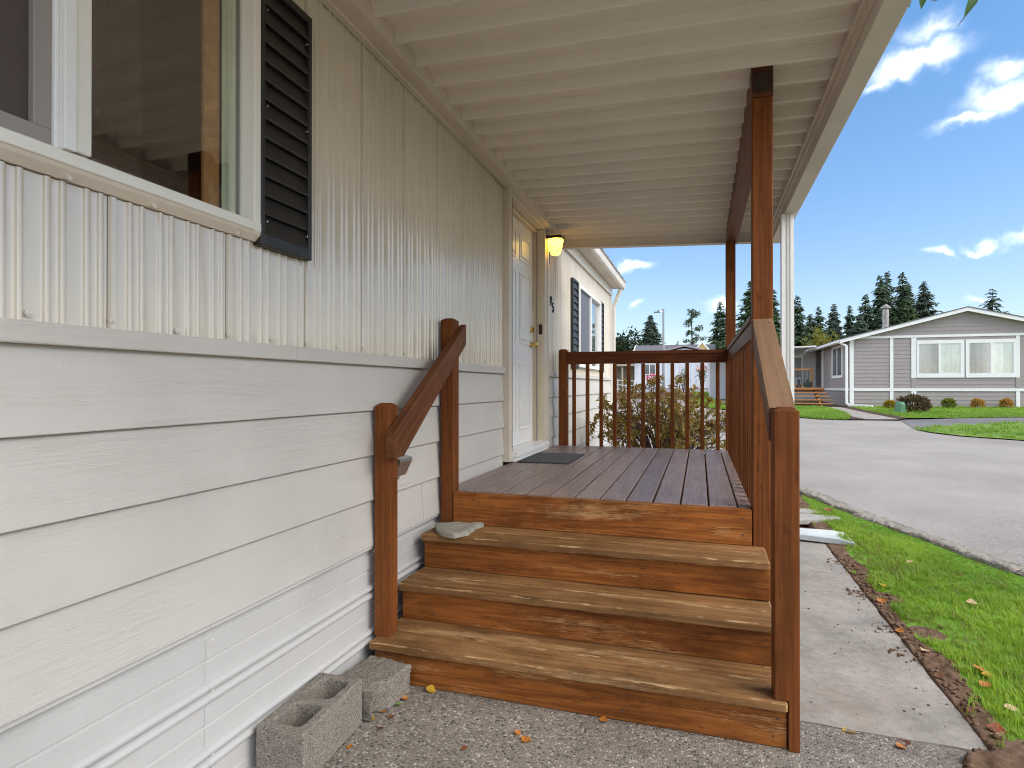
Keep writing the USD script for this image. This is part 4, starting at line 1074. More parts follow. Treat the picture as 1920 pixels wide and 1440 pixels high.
# grass: tufts of bent blades, scattered over the lawn
def tuft(seed, n, h0, h1, spread, w=0.0022):
    r_ = np.random.default_rng(seed); out = []
    for _ in range(n):
        b = r_.normal(0, spread, 2); hh = r_.uniform(h0, h1); a = r_.uniform(0, 6.28); lean = r_.uniform(0.15, 0.9) * hh
        d = np.array([math.cos(a), math.sin(a)]); s_ = np.array([-d[1], d[0]]) * w * r_.uniform(0.7, 1.3)
        p = [np.array([*b, -0.004]), np.array([*(b + d * lean * 0.3), hh * 0.55]), np.array([*(b + d * lean), hh])]
        s3_ = np.array([*s_, 0])
        v = np.array([p[0] - s3_, p[0] + s3_, p[1] + s3_ * 0.85, p[1] - s3_ * 0.85, p[2]])
        out.append((v, np.array([[0, 1, 2], [0, 2, 3], [3, 2, 4]])))
    return cat(*out)
def instancer(path_name, protos, pos, yaw, scl, mat, tilt=None, **cd):
    path = '/World/' + numbered('/World', path_name)
    pi = UsdGeom.PointInstancer.Define(stage, path)
    ORIGIN[path] = np.zeros(3)
    rels = []
    for k, pm in enumerate(protos):
        mp = obj('blade_tuft', pm, mat, path)
        rels.append(mp)
    pi.CreatePrototypesRel().SetTargets([Sdf.Path(r) for r in rels])
    pi.CreateProtoIndicesAttr(Vt.IntArray.FromNumpy((np.arange(len(pos)) % len(protos)).astype(np.int32)))
    pi.CreatePositionsAttr(Vt.Vec3fArray.FromNumpy(np.asarray(pos, np.float32)))
    qs = [Gf.Quath(math.cos(a / 2), 0, 0, math.sin(a / 2)) for a in yaw]
    pi.CreateOrientationsAttr(Vt.QuathArray(qs))
    pi.CreateScalesAttr(Vt.Vec3fArray.FromNumpy(np.asarray(scl, np.float32)))
    data(pi.GetPrim(), **cd)
    return path
import shapely
gr_ = np.random.default_rng(31)
N = 26000
P2 = np.column_stack([gr_.uniform(2.45, 4.75, N), gr_.uniform(1.9, 8.9, N)])
inside = shapely.contains_xy(LAWN.buffer(-0.015), P2[:, 0], P2[:, 1]) & (P2[:, 0] < 1.95 + 0.50 * P2[:, 1])
P2 = P2[inside]
sa = soil_amount(P2[:, 0], P2[:, 1])
keep = gr_.random(len(P2)) > np.clip(sa * 1.25, 0, 0.985)
bare = meshkit.fbm(np.column_stack([P2 * 1.8, np.zeros(len(P2))]), 3, 41)
dry = np.clip(1 - np.hypot(P2[:, 0] - 2.60, (P2[:, 1] - 5.35) * 0.6) / 0.42, 0, 1)
keep &= gr_.random(len(P2)) > np.maximum(np.clip((0.44 - bare) * 4, 0, 0.55), dry * 0.55)
P2 = P2[keep]; bare = bare[keep]; dry = dry[keep]
zz_ = lawn_height(P2[:, 0], P2[:, 1])
kd = np.clip(shapely.distance(shapely.points(P2), LineString(KERB)) / 0.5, 0.45, 1.0)
sc = kd * (0.62 + 0.9 * np.clip(bare - 0.3, 0, 1)) * gr_.uniform(0.75, 1.25, len(P2)) * (1 - 0.45 * dry)
dryset = gr_.random(len(P2)) < dry * 0.9 + 0.05 + np.clip(0.47 - bare, 0, 1) * 1.2
for flag_, nm, mt, lab in ((~dryset, 'grass', M['grass'], 'short bright green grass of the near lawn beside the path'), (dryset, 'dry_grass', leafy('dry_grass_blades', [(0.0, (0.20, 0.19, 0.05)), (0.5, (0.32, 0.25, 0.10)), (1.0, (0.42, 0.33, 0.17))], 0.3), 'straw-coloured dry grass at the corner of the path')):
    q = P2[flag_]
    instancer(nm, [tuft(50 + k, 14, 0.020, 0.052, 0.015, 0.0019) for k in range(6)], np.column_stack([q, zz_[flag_]]), gr_.uniform(0, 6.28, len(q)), np.repeat(sc[flag_][:, None], 3, 1), mt, kind='stuff', label=lab, category='grass')

# grit and leaf crumbs swept against the kerb on the road side
db = []
for _ in range(420):
    s_ = cr.uniform(0, kl.length); q = np.array(kl.interpolate(s_).coords[0]); q2 = np.array(kl.interpolate(min(s_ + 0.05, kl.length)).coords[0])
    t_ = q2 - q; t_ /= np.linalg.norm(t_) + 1e-9; n_ = np.array([-t_[1], t_[0]]); n_ = n_ if n_[0] > 0 else -n_
    q = q + n_ * (0.02 + abs(cr.normal(0, 0.07)))
    a_ = cr.uniform(0, 6.28); r = 0.004 + 0.012 * cr.random() ** 2
    v_ = iv * np.array([r, r * cr.uniform(.3, .8), 0.003]); c_, s2_ = math.cos(a_), math.sin(a_)
    db.append((np.stack([v_[:, 0] * c_ - v_[:, 1] * s2_, v_[:, 0] * s2_ + v_[:, 1] * c_, v_[:, 2]], 1) + [q[0], q[1], float(gz(q[1])) - 0.042], if_))
dbp = obj('road_litter', cat(*db), plain('leaf_crumbs', (0.20, 0.11, 0.05), 0.9, noise=0.5, scale=20), None); data(stage.GetPrimAtPath(dbp), kind='stuff', label='brown grit and leaf crumbs along the road side of the kerb', category='litter')

# pale splash tray and flat stepping stones at the end of the path
tr = thing('splash_tray', 'pale grey plastic splash tray lying at the end of the concrete path', 'tray', (2.4, 5.9, 0))
def tray_section(w_):
    return [(-w_, 0.052), (-w_ + 0.012, 0.055), (-w_ + 0.035, 0.018), (w_ - 0.035, 0.018), (w_ - 0.012, 0.055), (w_, 0.052), (w_ - 0.008, 0.006), (-w_ + 0.008, 0.006)]
st = []
for t, w_, dz in ((0, 0.115, 0.02), (0.5, 0.14, 0.012), (0.85, 0.17, 0.006), (1.0, 0.19, 0.0)):
    c = np.array([1.95, 5.93]) * (1 - t) + np.array([2.70, 5.905]) * t
    st.append(np.array([[c[0], c[1] + a, 0.0 + dz + b * (1 if t < 1 else 0.75)] for a, b in tray_section(w_)]))
sv = np.vstack(st); n = 8; fi = []
for a in range(3):
    for i in range(n):
        j = (i + 1) % n
        fi += [(a * n + i, a * n + j, (a + 1) * n + j), (a * n + i, (a + 1) * n + j, (a + 1) * n + i)]
obj('tray_channel', (sv, np.array(fi)), M['tray'], tr, smooth=30)
obj('tray_lip', bx(2.698, 2.712, 5.74, 6.07, 0.012, 0.030, 0.003), M['tray'], tr)
PV = [[(2.30, 6.46), (2.46, 6.52), (2.62, 6.60), (2.80, 6.72), (2.74, 6.84), (2.55, 6.86), (2.36, 6.80), (2.25, 6.62)], [(2.24, 6.86), (2.44, 6.88), (2.66, 6.92), (2.68, 7.04), (2.55, 7.14), (2.32, 7.10)], [(2.0, 6.50), (2.24, 6.50), (2.20, 6.80), (2.0, 6.84)]]
for k, pl in enumerate(PV):
    q = obj('stepping_stone', tuple((lambda v, f: (v + np.array([0, 0, 0.0]), f))(*rough_slab(pl, float(gz(6.6)) - 0.01, float(gz(6.6)) + 0.036, 0.03, 0.006, 60 + k))), M['paver'], None, smooth=30)
    data(stage.GetPrimAtPath(q), category='stone', label=('nearest flat pale stepping stone just behind the splash tray', 'farther flat pale stepping stone before the kerb and grass', 'flat pale stepping stone mostly hidden behind the porch post')[k])

# fallen leaves
lf = np.random.default_rng(77)
def leaf_mesh(c, size, yaw, curl, seed, pitch=0.0, roll_=0.0):
    r_ = np.random.default_rng(seed); us = np.linspace(0, 1, 7); ws = np.array([0.02, 0.26, 0.40, 0.42, 0.33, 0.18, 0.0]) * r_.uniform(0.85, 1.25)
    v = []
    for u_, w_ in zip(us, ws):
        zc = curl * (u_ - 0.45) ** 2 * 1.6
        v += [[u_ - 0.5, w_ * r_.uniform(0.85, 1.1), zc + abs(curl) * 0.45 * w_], [u_ - 0.5, 0, zc], [u_ - 0.5, -w_ * r_.uniform(0.85, 1.1), zc + abs(curl) * 0.30 * w_]]
    v = np.array(v) * size
    f = []
    for k in range(6):
        a = 3 * k
        f += [(a, a + 1, a + 4), (a, a + 4, a + 3), (a + 1, a + 2, a + 5), (a + 1, a + 5, a + 4)]
    cy, sy = math.cos(yaw), math.sin(yaw); cp, sp_ = math.cos(pitch), math.sin(pitch); cr_, sr_ = math.cos(roll_), math.sin(roll_)
    R = np.array([[cy, -sy, 0], [sy, cy, 0], [0, 0, 1]]) @ np.array([[cp, 0, sp_], [0, 1, 0], [-sp_, 0, cp]]) @ np.array([[1, 0, 0], [0, cr_, -sr_], [0, sr_, cr_]])
    w_ = v @ R.T
    return w_ + np.array(c, float) - [0, 0, w_[:, 2].min()], np.array(f)
LEAFC = {'yellow': (0.62, 0.36, 0.03), 'orange': (0.52, 0.19, 0.03), 'brown': (0.20, 0.075, 0.03), 'pale': (0.62, 0.42, 0.22), 'green': (0.20, 0.38, 0.05), 'red': (0.36, 0.09, 0.04)}
for k_, c_ in LEAFC.items():
    gg = Graph(); nn_ = gg.noise(gg.pos(), 90.0, 3)
    cc = gg.mix(gg.mask(nn_, 0.45, 0.65), c_, tuple(np.array(c_) * 0.55))
    bb_ = gg.n('principled_bsdf', 'BSDF', base_color=cc, roughness=0.55)
    M['leaf_' + k_] = gg.done('leaf_' + k_, gg.n('mix_closure', 'closure', fac=0.25, closure1=bb_, closure2=gg.n('translucent_bsdf', 'BSDF', color=cc)))
FALLEN = [((2.006, 2.671), 'yellow', .055), ((2.19, 2.648), 'brown', .05), ((2.546, 3.551), 'pale', .055), ((2.711, 3.379), 'orange', .055), ((2.724, 3.323), 'yellow', .055), ((2.674, 3.22), 'orange', .05), ((2.569, 2.846), 'red', .06), ((2.553, 2.792), 'pale', .05), ((2.69, 3.018), 'pale', .055), ((2.973, 5.249), 'pale', .06), ((3.055, 4.391), 'pale', .06), ((2.505, 3.822), 'orange', .05), ((2.622, 4.6), 'yellow', .055), ((2.739, 7.041), 'red', .10), ((2.51, 3.277), 'brown', .05), ((2.17, 2.61), 'orange', .04), ((2.54, 4.303), 'orange', .06), ((0.095, 2.20), 'yellow', .030), ((0.139, 2.16), 'yellow', .032), ((0.155, 2.225), 'orange', .032), ((0.206, 2.20), 'brown', .03), ((0.187, 2.295), 'green', .036), ((0.192, 2.346), 'orange', .038), ((0.273, 2.445), 'yellow', .05), ((0.21, 2.112), 'brown', .03), ((0.745, 2.251), 'orange', .03), ((0.786, 2.22), 'orange', .045), ((0.581, 2.094), 'red', .035), ((1.055, 2.445), 'orange', .04), ((0.157, 1.973), 'orange', .025), ((2.60, 3.10), 'brown', .05), ((2.53, 2.98), 'brown', .045)]
COLN = {'yellow': 'yellow', 'orange': 'orange', 'brown': 'dark brown', 'pale': 'pale tan', 'green': 'small green', 'red': 'reddish brown'}
ORD = ['nearest', 'second nearest', 'third nearest', 'fourth nearest', 'fifth nearest', 'sixth nearest']
rows = {}
for k, ((x, y), colr, s_) in enumerate(FALLEN):
    on_lawn = x > 2.478
    where = ('in the open joint between the two concrete slabs' if (2.60 < y < 2.70 and 1.9 < x < 2.4) else 'out on the lawn' if x > 2.9 else 'beyond the stepping stones' if y > 6 else 'on the earth strip beside the path' if on_lawn else 'by the concrete blocks' if x < 0.3 else 'on the pebbled paving before the steps')
    rows.setdefault((colr, where), []).append((y, k))
LEAFLABEL = {}
for (colr, where), ks in rows.items():
    ks.sort()
    for i, (_, k) in enumerate(ks):
        LEAFLABEL[k] = f'{COLN[colr]} fallen leaf lying {where}' + ('' if len(ks) == 1 else f', {ORD[i] if i + 1 < len(ks) or len(ks) == 2 and False else "farthest"} of {len(ks)}')
for k, ((x, y), colr, s_) in enumerate(FALLEN):
    on_lawn = x > 2.478
    zb = float(lawn_height(np.array([x]), np.array([y]))[0]) + (0.018 if x > 2.62 else 0.004) if on_lawn else 0.003
    if 2.63 < y < 2.70 and not on_lawn:
        zb = -0.004
    p_ = obj('fallen_leaf', leaf_mesh((x, y, zb), s_, lf.uniform(0, 6.28), lf.uniform(0.25, 0.7), 200 + k, lf.uniform(-0.25, 0.25), lf.uniform(-0.3, 0.3)), M['leaf_' + colr], None, smooth=True)
    data(stage.GetPrimAtPath(p_), label=LEAFLABEL[k], category='leaf', group='leaves fallen on the ground')

# ------------------------------------------------------------------ shrub with autumn leaves behind the porch
def leaf_card(base, d, n, L, w, fold=0.25, droop=0.2):
    """A pointed leaf of six faces: base point, direction, upper side."""
    d = d / np.linalg.norm(d); s = np.cross(d, n); s /= np.linalg.norm(s) + 1e-9; u = np.cross(s, d)
    p0, p1, p2, p3 = base, base + d * L * 0.35 + u * L * 0.03, base + d * L * 0.70 - u * L * droop * 0.25, base + d * L - u * L * droop
    v = np.array([p0, p1 + s * w / 2 + u * w * fold, p1, p1 - s * w / 2 + u * w * fold, p2 + s * w * 0.36 + u * w * fold * 0.7, p2, p2 - s * w * 0.36 + u * w * fold * 0.7, p3])
    f = np.array([[0, 2, 1], [0, 3, 2], [1, 2, 5], [1, 5, 4], [2, 3, 6], [2, 6, 5], [4, 5, 7], [5, 6, 7]])
    return v, f
M['azalea'] = leafy('azalea_leaves', [(0.0, (0.20, 0.14, 0.03)), (0.2, (0.42, 0.26, 0.05)), (0.48, (0.60, 0.33, 0.075)), (0.72, (0.60, 0.26, 0.08)), (0.88, (0.42, 0.14, 0.055)), (1.0, (0.18, 0.07, 0.04))], 0.4, 0.42, glow=(1.35, 1.1, 0.7))
def shrub(name, c, rad, h, nst, nleaf, L, label, group=None, matl='azalea', stem_mat='stem', seed=1):
    r_ = np.random.default_rng(seed)
    t = thing(name, label, 'shrub', (c[0], c[1], float(gz(c[1]))), group)
    z0 = float(gz(c[1])); st, lv = [], []
    for k in range(nst):
        a = r_.uniform(0, 6.28); q = math.sqrt(r_.uniform(0.02, 1)); el = r_.uniform(0.35, 1.0)
        tip = np.array([c[0] + math.cos(a) * rad * q, c[1] + math.sin(a) * rad * q * 0.9, z0 + h * (0.28 + 0.72 * el * math.sqrt(max(0.05, 1 - 0.75 * q * q)))])
        b = np.array([c[0] + r_.normal(0, 0.06), c[1] + r_.normal(0, 0.06), z0])
        mid = b * 0.45 + tip * 0.55 + np.array([0, 0, 0.12 * h]) + r_.normal(0, 0.06, 3)
        pts = [b, b * 0.6 + mid * 0.4 + r_.normal(0, .02, 3), mid, mid * 0.4 + tip * 0.6 + r_.normal(0, .02, 3), tip]
        st.append(pipe(pts, [0.010, 0.008, 0.006, 0.004, 0.0022], 5))
        for (cp, nn_) in ((pts[4], nleaf), (pts[3], nleaf // 2), (pts[3] * 0.5 + pts[2] * 0.5, nleaf // 3)):
            ax = tip - mid; ax /= np.linalg.norm(ax)
            for _ in range(nn_):
                d = r_.normal(0, 1, 3); d -= ax * (d @ ax) * 0.7; d /= np.linalg.norm(d); d = d + ax * r_.uniform(0.1, 0.9)
                ll = L * r_.uniform(0.6, 1.25)
                lv.append(leaf_card(cp + r_.normal(0, 0.018, 3), d, ax + r_.normal(0, 0.35, 3), ll, ll * r_.uniform(0.36, 0.5), droop=r_.uniform(0, .5)))
    obj('stem', cat(*st), M[stem_mat], t, kind='stuff')
    obj('foliage', cat(*lv), M[matl], t, kind='stuff')
    return t
shrub('azalea_shrub', (0.98, 7.75, 0), 0.95, 1.50, 175, 12, 0.076, 'sparse azalea shrub with olive, gold and rust leaves behind the porch rear railing', seed=5)

# ------------------------------------------------------------------ leaves of a tree hanging in at the top of the picture
gt_ = thing('garden_tree', 'drooping green leaves of a tree hanging in front of the sky at the top right', 'tree', (4.35, 1.0, 0))
obj('trunk', pipe([(4.35, 1.0, 0.0), (4.33, 1.03, 1.2), (4.38, 1.0, 2.3), (4.30, 1.05, 2.9)], [0.06, 0.05, 0.042, 0.03], 10), M['bark'], gt_, smooth=True)
obj('limb', cat(pipe([(4.38, 1.0, 2.4), (3.6, 1.9, 3.02), (2.95, 2.6, 3.26), (2.62, 3.02, 3.33), (2.33, 3.12, 3.30)], [0.024, 0.016, 0.010, 0.006, 0.003], 8)), M['bark'], gt_, smooth=True)
M['tree_leaf'] = leafy('broad_leaf_green', [(0.0, (0.035, 0.085, 0.015)), (0.5, (0.075, 0.17, 0.02)), (1.0, (0.16, 0.26, 0.03))], 0.4, 0.35)
def hang(base, tip, w_, nrm_, mt='tree_leaf'):
    base, tip = np.array(base, float), np.array(tip, float); d = tip - base; L_ = np.linalg.norm(d); d /= L_
    s = np.cross(d, nrm_); s /= np.linalg.norm(s); u = np.cross(s, d); v = []; prof = [0.04, 0.5, 0.85, 1.0, 0.96, 0.78, 0.45, 0.0]
    for k, q in enumerate(prof):
        t = k / 7; c = base + d * L_ * t + u * 0.012 * math.sin(t * 3.0)
        wob = 1 + 0.10 * math.sin(k * 2.3)
        v += [c + s * w_ / 2 * q * wob + u * w_ * 0.16 * q, c, c - s * w_ / 2 * q / wob + u * w_ * 0.16 * q]
    f = []
    for k in range(7):
        a = 3 * k; f += [(a, a + 1, a + 4), (a, a + 4, a + 3), (a + 1, a + 2, a + 5), (a + 1, a + 5, a + 4)]
    obj('leaf', (np.array(v), np.array(f)), M[mt], gt_, smooth=True)
hang((2.325, 3.09, 3.29), (2.350, 3.115, 3.112), 0.060, (-0.3, -1, 0.2))
hang((2.405, 3.12, 3.29), (2.402, 3.132, 3.104), 0.056, (0.2, -1, 0.1))
hang((2.66, 3.19, 3.30), (2.585, 3.185, 3.060), 0.058, (0.45, -1, 0.0))
obj('leaf_stem', pipe([(2.588, 3.185, 3.064), (2.572, 3.185, 3.045), (2.562, 3.186, 3.027)], [0.0026, 0.0016, 0.001], 5), M['stem'], gt_)
obj('twig', pipe([(2.50, 3.16, 3.175), (2.475, 3.155, 3.150), (2.445, 3.15, 3.146)], [0.002, 0.002, 0.001], 5), M['stem'], gt_)
obj('twig', pipe([(2.50, 3.16, 3.175), (2.50, 3.10, 3.325)], [0.002, 0.002], 5), M['stem'], gt_)
# ------------------------------------------------------------------ grey house across the road
M['greylap'] = painted('grey_lap_paint', (0.28, 0.242, 0.228), 0.55, 0.05, None, 0.02)
M['palelap'] = painted('pale_lap_paint', (0.56, 0.55, 0.57), 0.5, 0.05, None, 0.02)
M['white'] = painted('house_white_paint', (0.68, 0.67, 0.655), 0.45, 0.03, None, 0.02)
M['roofgrey'] = plain('shingle_grey', (0.12, 0.11, 0.115), 0.9, noise=0.25, scale=9)
M['curtain'] = plain('curtain_pale', (0.55, 0.60, 0.55), 0.9, noise=0.1, scale=3)
M['curtain_shaded'] = plain('curtain_dimmed_tint', (0.20, 0.215, 0.21), 0.9, noise=0.15, scale=3)  # dimming of an insect screen put into the curtain colour; no screen built
M['orangewood'] = wood('orange_step_wood', 0, (0.24, 0.10, 0.028), (0.46, 0.21, 0.06), (0.5, 0.3, 0.15), 0.1, 0.55, 0.2, 6)
M['darkdoor'] = plain('dark_door', (0.04, 0.027, 0.024), 0.5)
grey = thing('grey_house', 'grey lap-sided manufactured house with white trim and a low gable across the road', 'house', (11.7, 33.0, 0.5))
FY = 28.5
def laps(axis, a0, a1, face, z0, z1, step, clip=None, out=-1, lip=0.012):
    """Lapped boards as real geometry: rows from z0 to z1 along x (axis 'x', face = y) or y (axis 'y', face = x)."""
    ms = []; z = z0
    while z < z1 - 1e-4:
        zt = min(z + step, z1)
        b0, b1 = (a0, a1) if clip is None else clip(z, zt)
        if b1 - b0 > 0.05:
            prof = [(face, z), (face + out * (lip + 0.004), z), (face + out * (lip + 0.004), z + 0.002), (face + out * 0.004, zt), (face, zt)]
            ms.append(extrude_profile(prof, axis, b0, b1, closed=True))
        z = zt
    return cat(*ms)
GZ = 0.53
PK, EV, SL = 11.75, 3.475, 0.262
obj('wall', cat(bx(7.56, 15.95, FY, 42.0, 0.45, 3.46, 0), extrude_profile([(7.56, 3.46), (15.95, 3.46), (PK, 4.52)], 'y', FY, 42.0, closed=True)), M['greylap'], grey)
def plain_boards(x0, x1, z0, z1):
    obj('lap_siding', laps('x', x0, x1, FY, z0, z1, 0.158), M['greylap'], grey, kind='stuff')
for (a, b) in ((7.72, 9.055), (9.19, 9.83), (10.03, 13.43), (13.57, 15.80)):
    plain_boards(a, b, GZ - 0.03, 1.176)
for (a, b, z1) in ((7.72, 9.055, 3.40), (9.19, 9.83, 3.40), (10.03, 13.43, 1.72), (13.57, 15.80, 3.40)):
    plain_boards(a, b, 1.294, z1)
obj('lap_siding', laps('x', 7.6, 15.9, FY, 3.50, 4.50, 0.158, clip=lambda z, zt: (PK - max(0, (4.50 - zt + .02) / SL), PK + max(0, (4.50 - zt + .02) / SL))), M['greylap'], grey, kind='stuff')
def trim_(x0, x1, z0, z1, d=0.035, m='white'):
    obj('trim_board', bx(x0, x1, FY - d, FY - 0.001, z0, z1, 0.004), M[m], grey)
trim_(7.555, 7.715, GZ - 0.03, 3.398); trim_(9.06, 9.185, GZ - 0.03, 3.398); trim_(9.835, 10.025, 1.72, 3.398); trim_(13.435, 13.565, 1.72, 3.398); trim_(15.80, 15.95, GZ - .03, 3.398)
trim_(9.835, 10.025, GZ - 0.03, 1.175); trim_(13.435, 13.565, GZ - 0.03, 1.175)
trim_(9.835, 10.025, 1.296, 1.718, 0.03, 'greylap'); trim_(13.435, 13.565, 1.296, 1.718, 0.03, 'greylap')
trim_(7.555, 15.95, 3.40, 3.50, 0.045); trim_(7.555, 15.95, 1.178, 1.292, 0.040)
trim_(10.03, 13.43, 3.285, 3.397, 0.02, 'greylap')
for (xa, xb, panes) in ((10.03, 11.70, ((10.10, 10.80), (10.875, 11.565))), (11.745, 13.43, ((11.87, 12.58), (12.655, 13.345)))):
    xs = [xa] + [q for p in panes for q in p] + [xb]
    fr_ = [bx(xa, xb, FY - 0.05, FY - 0.001, 3.13, 3.28, 0.004), bx(xa, xb, FY - 0.05, FY - 0.001, 1.73, 1.905, 0.004)]
    for q0, q1 in ((xa, panes[0][0]), (panes[0][1], panes[1][0]), (panes[1][1], xb)):
        fr_.append(bx(q0, q1, FY - 0.05, FY - 0.001, 1.905, 3.13, 0.004))
    wd = obj('window', cat(*fr_), M['white'], grey)
    for n_, (p0, p1) in enumerate(panes):
        nn = 28; tt = np.linspace(p0, p1, nn)
        cu = [(x_, FY - 0.012 - 0.006 * math.sin(x_ * 42 + math.sin(x_ * 11) * 2)) for x_ in tt]
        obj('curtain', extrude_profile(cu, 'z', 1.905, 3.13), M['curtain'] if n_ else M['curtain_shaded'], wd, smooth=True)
        obj('pane', bx(p0, p1, FY - 0.032, FY - 0.029, 1.905, 3.13, 0), M['glass'], wd)
# side wall with its window, door and the eave
SXF = 7.55
obj('lap_siding', laps('y', 28.55, 34.3, SXF, 1.294, 3.42, 0.158, out=-1), M['greylap'], grey, kind='stuff')
obj('lap_siding', laps('y', 28.55, 42.0, SXF, 0.5, 1.176, 0.158, out=-1), M['greylap'], grey, kind='stuff')
obj('trim_board', bx(SXF - 0.04, SXF - 0.001, 28.5, 42.0, 1.178, 1.292, 0.004), M['white'], grey)
sw = obj('window', cat(bx(SXF - 0.05, SXF - 0.001, 29.6, 29.75, 1.75, 3.28, 0.004), bx(SXF - 0.05, SXF - 0.001, 31.65, 31.8, 1.75, 3.28, 0.004), bx(SXF - 0.05, SXF - 0.001, 29.75, 31.65, 3.14, 3.28, 0.004), bx(SXF - 0.05, SXF - 0.001, 29.75, 31.65, 1.75, 1.88, 0.004), bx(SXF - 0.045, SXF - 0.001, 30.66, 30.74, 1.88, 3.14, 0.003)), M['white'], grey)
obj('pane', bx(SXF - 0.03, SXF - 0.02, 29.75, 31.65, 1.88, 3.14, 0), plain('dark_pane', (0.05, 0.05, 0.055), 0.08, spec=0.8), sw)
obj('trim_board', bx(SXF - 0.05, SXF - 0.001, 33.95, 34.3, 1.30, 3.42, 0.004), M['white'], grey)
obj('door', bx(SXF - 0.03, SXF - 0.001, 34.45, 35.6, 1.33, 3.38, 0.004), M['darkdoor'], grey)
obj('wing_wall', cat(bx(2.0, SXF - 0.03, 36.0, 42.0, 0.6, 3.40, 0), laps('x', 2.0, SXF - 0.03, 36.0, 0.65, 3.40, 0.158)), M['palelap'], grey)
ww = obj('window', cat(bx(5.9, 6.9, 35.93, 35.98, 1.75, 1.87, 0.003), bx(5.9, 6.9, 35.93, 35.98, 2.95, 3.07, 0.003), bx(5.9, 6.02, 35.93, 35.98, 1.87, 2.95, 0.003), bx(6.78, 6.9, 35.93, 35.98, 1.87, 2.95, 0.003)), M['white'], grey)
obj('pane', bx(6.02, 6.78, 35.955, 35.965, 1.87, 2.95, 0), plain('pale_pane', (0.16, 0.19, 0.20), 0.1, spec=0.8), ww)
XE0, XE1 = 7.15, 16.35
ez = lambda x: 4.555 - SL * abs(x - PK)
def roof_slab(y0, y1, dz0, dz1, x0=XE0, x1=XE1):
    return extrude_profile([(x0, ez(x0) + dz0), (PK, ez(PK) + dz0), (x1, ez(x1) + dz0), (x1, ez(x1) + dz1), (PK, ez(PK) + dz1), (x0, ez(x0) + dz1)], 'y', y0, y1, closed=True)
rf = obj('roof', roof_slab(FY - 0.28, 42.4, 0.02, 0.055), M['roofgrey'], grey)
obj('rake_board', roof_slab(FY - 0.26, FY - 0.225, -0.13, 0.018), M['white'], rf)
obj('eave_board', bx(XE0, XE0 + 0.03, FY - 0.22, 42.3, ez(XE0) - 0.13, ez(XE0) + 0.018, 0.003), M['white'], rf)
obj('eave_gutter', bx(XE0 - 0.10, XE0 - 0.001, FY - 0.2, 42.3, ez(XE0) - 0.11, ez(XE0) - 0.005, 0.02), M['white'], rf)
obj('porch_roof', extrude_profile([(1.5, 3.22), (7.04, 3.36), (7.04, 3.43), (1.5, 3.29)], 'y', 33.0, 42.2, closed=True), M['white'], grey)
obj('soffit', roof_slab(FY - 0.22, FY - 0.02, -0.11, 0.019, XE0 + 0.04, XE1 - 0.04), M['white'], rf)
obj('chimney', cat(cyl((10.15, 33.2, 4.0), (10.15, 33.2, 5.16), 0.14, 0.14, 16), cyl((10.15, 33.2, 5.20), (10.15, 33.2, 5.26), 0.22, 0.22, 16), cyl((10.15, 33.2, 5.26), (10.15, 33.2, 5.42), 0.22, 0.03, 16), cyl((10.15, 33.2, 5.15), (10.15, 33.2, 5.21), 0.10, 0.10, 12), cyl((10.15, 33.2, 4.1), (10.15, 33.2, 4.30), 0.22, 0.17, 16)), plain('flue_metal', (0.30, 0.27, 0.25), 0.5, 0.7, noise=0.3, scale=6), rf, smooth=40)
obj('downpipe', cat(bx(7.36, 7.46, 28.30, 28.38, 0.62, 3.12, 0.012), bar((7.41, 28.34, 3.10), (7.10, 28.36, 3.28), 0.09, 0.08, (0, 1, 0), 0.01), bar((7.41, 28.34, 0.66), (7.52, 28.25, 0.55), 0.09, 0.09, (0, 1, 0), 0.01), bar((7.47, 28.23, 0.565), (8.25, 27.75, 0.555), 0.10, 0.09, b=0.012)), M['white'], grey)

# its front steps and landing
stp = thing('orange_steps', 'bright orange-brown open wooden steps and landing beside the grey house', 'steps', (5.2, 28.6, 0.52))
for k in range(5):
    z = 0.66 + k * 0.152; y0 = 27.75 + k * 0.28
    obj('tread', bx(2.9, 6.80 - k * 0.03, y0, y0 + 0.30, z - 0.045, z, 0.004), M['orangewood'], stp)
obj('fascia', bx(2.9, 6.70, 29.14, 29.18, 1.13, 1.31, 0.004), M['orangewood'], stp)
obj('landing', bx(2.9, 6.70, 29.185, 31.6, 1.27, 1.315, 0.004), M['orangewood'], stp)
for x in (3.6, 5.0, 6.3):
    obj('stringer', extrude_profile([(27.78, 0.52), (27.78, 0.60), (29.13, 1.26), (29.13, 0.95), (28.2, 0.52)], 'x', x, x + 0.06, closed=True), M['orangewood'], stp)
for x in (2.95, 6.36):
    obj('post', bx(x, x + 0.09, 30.35, 30.44, 1.316, 2.22, 0.006), M['orangewood'], stp)
obj('handrail', bx(3.04, 6.355, 30.36, 30.43, 2.12, 2.20, 0.004), M['orangewood'], stp)
obj('rail_board', bx(3.04, 6.355, 30.37, 30.42, 1.39, 1.46, 0.004), M['orangewood'], stp)
for k in range(22):
    x = 3.14 + k * 0.148
    obj('baluster', bx(x, x + 0.02, 30.385, 30.405, 1.46, 2.12, 0), M['black'], stp)
pot = thing('plant_pot', 'dark green round pot on the landing of the orange steps', 'pot', (6.15, 29.9, 1.316))
obj('pot_body', lathe([(0.001, 1.317), (0.14, 1.318), (0.19, 1.45), (0.20, 1.58), (0.17, 1.585), (0.16, 1.55), (0.001, 1.55)], (6.15, 29.9, 0), 16), plain('pot_green', (0.03, 0.055, 0.05), 0.4), pot, smooth=40)
obj('pot_plant', cat(*[leaf_card(np.array([6.15, 29.9, 1.56]), np.array([math.cos(a), math.sin(a), 1.1]), np.array([0, 0, 1.0]), 0.22, 0.05) for a in np.linspace(0, 6, 11)]), M['tree_leaf'], pot, kind='stuff')
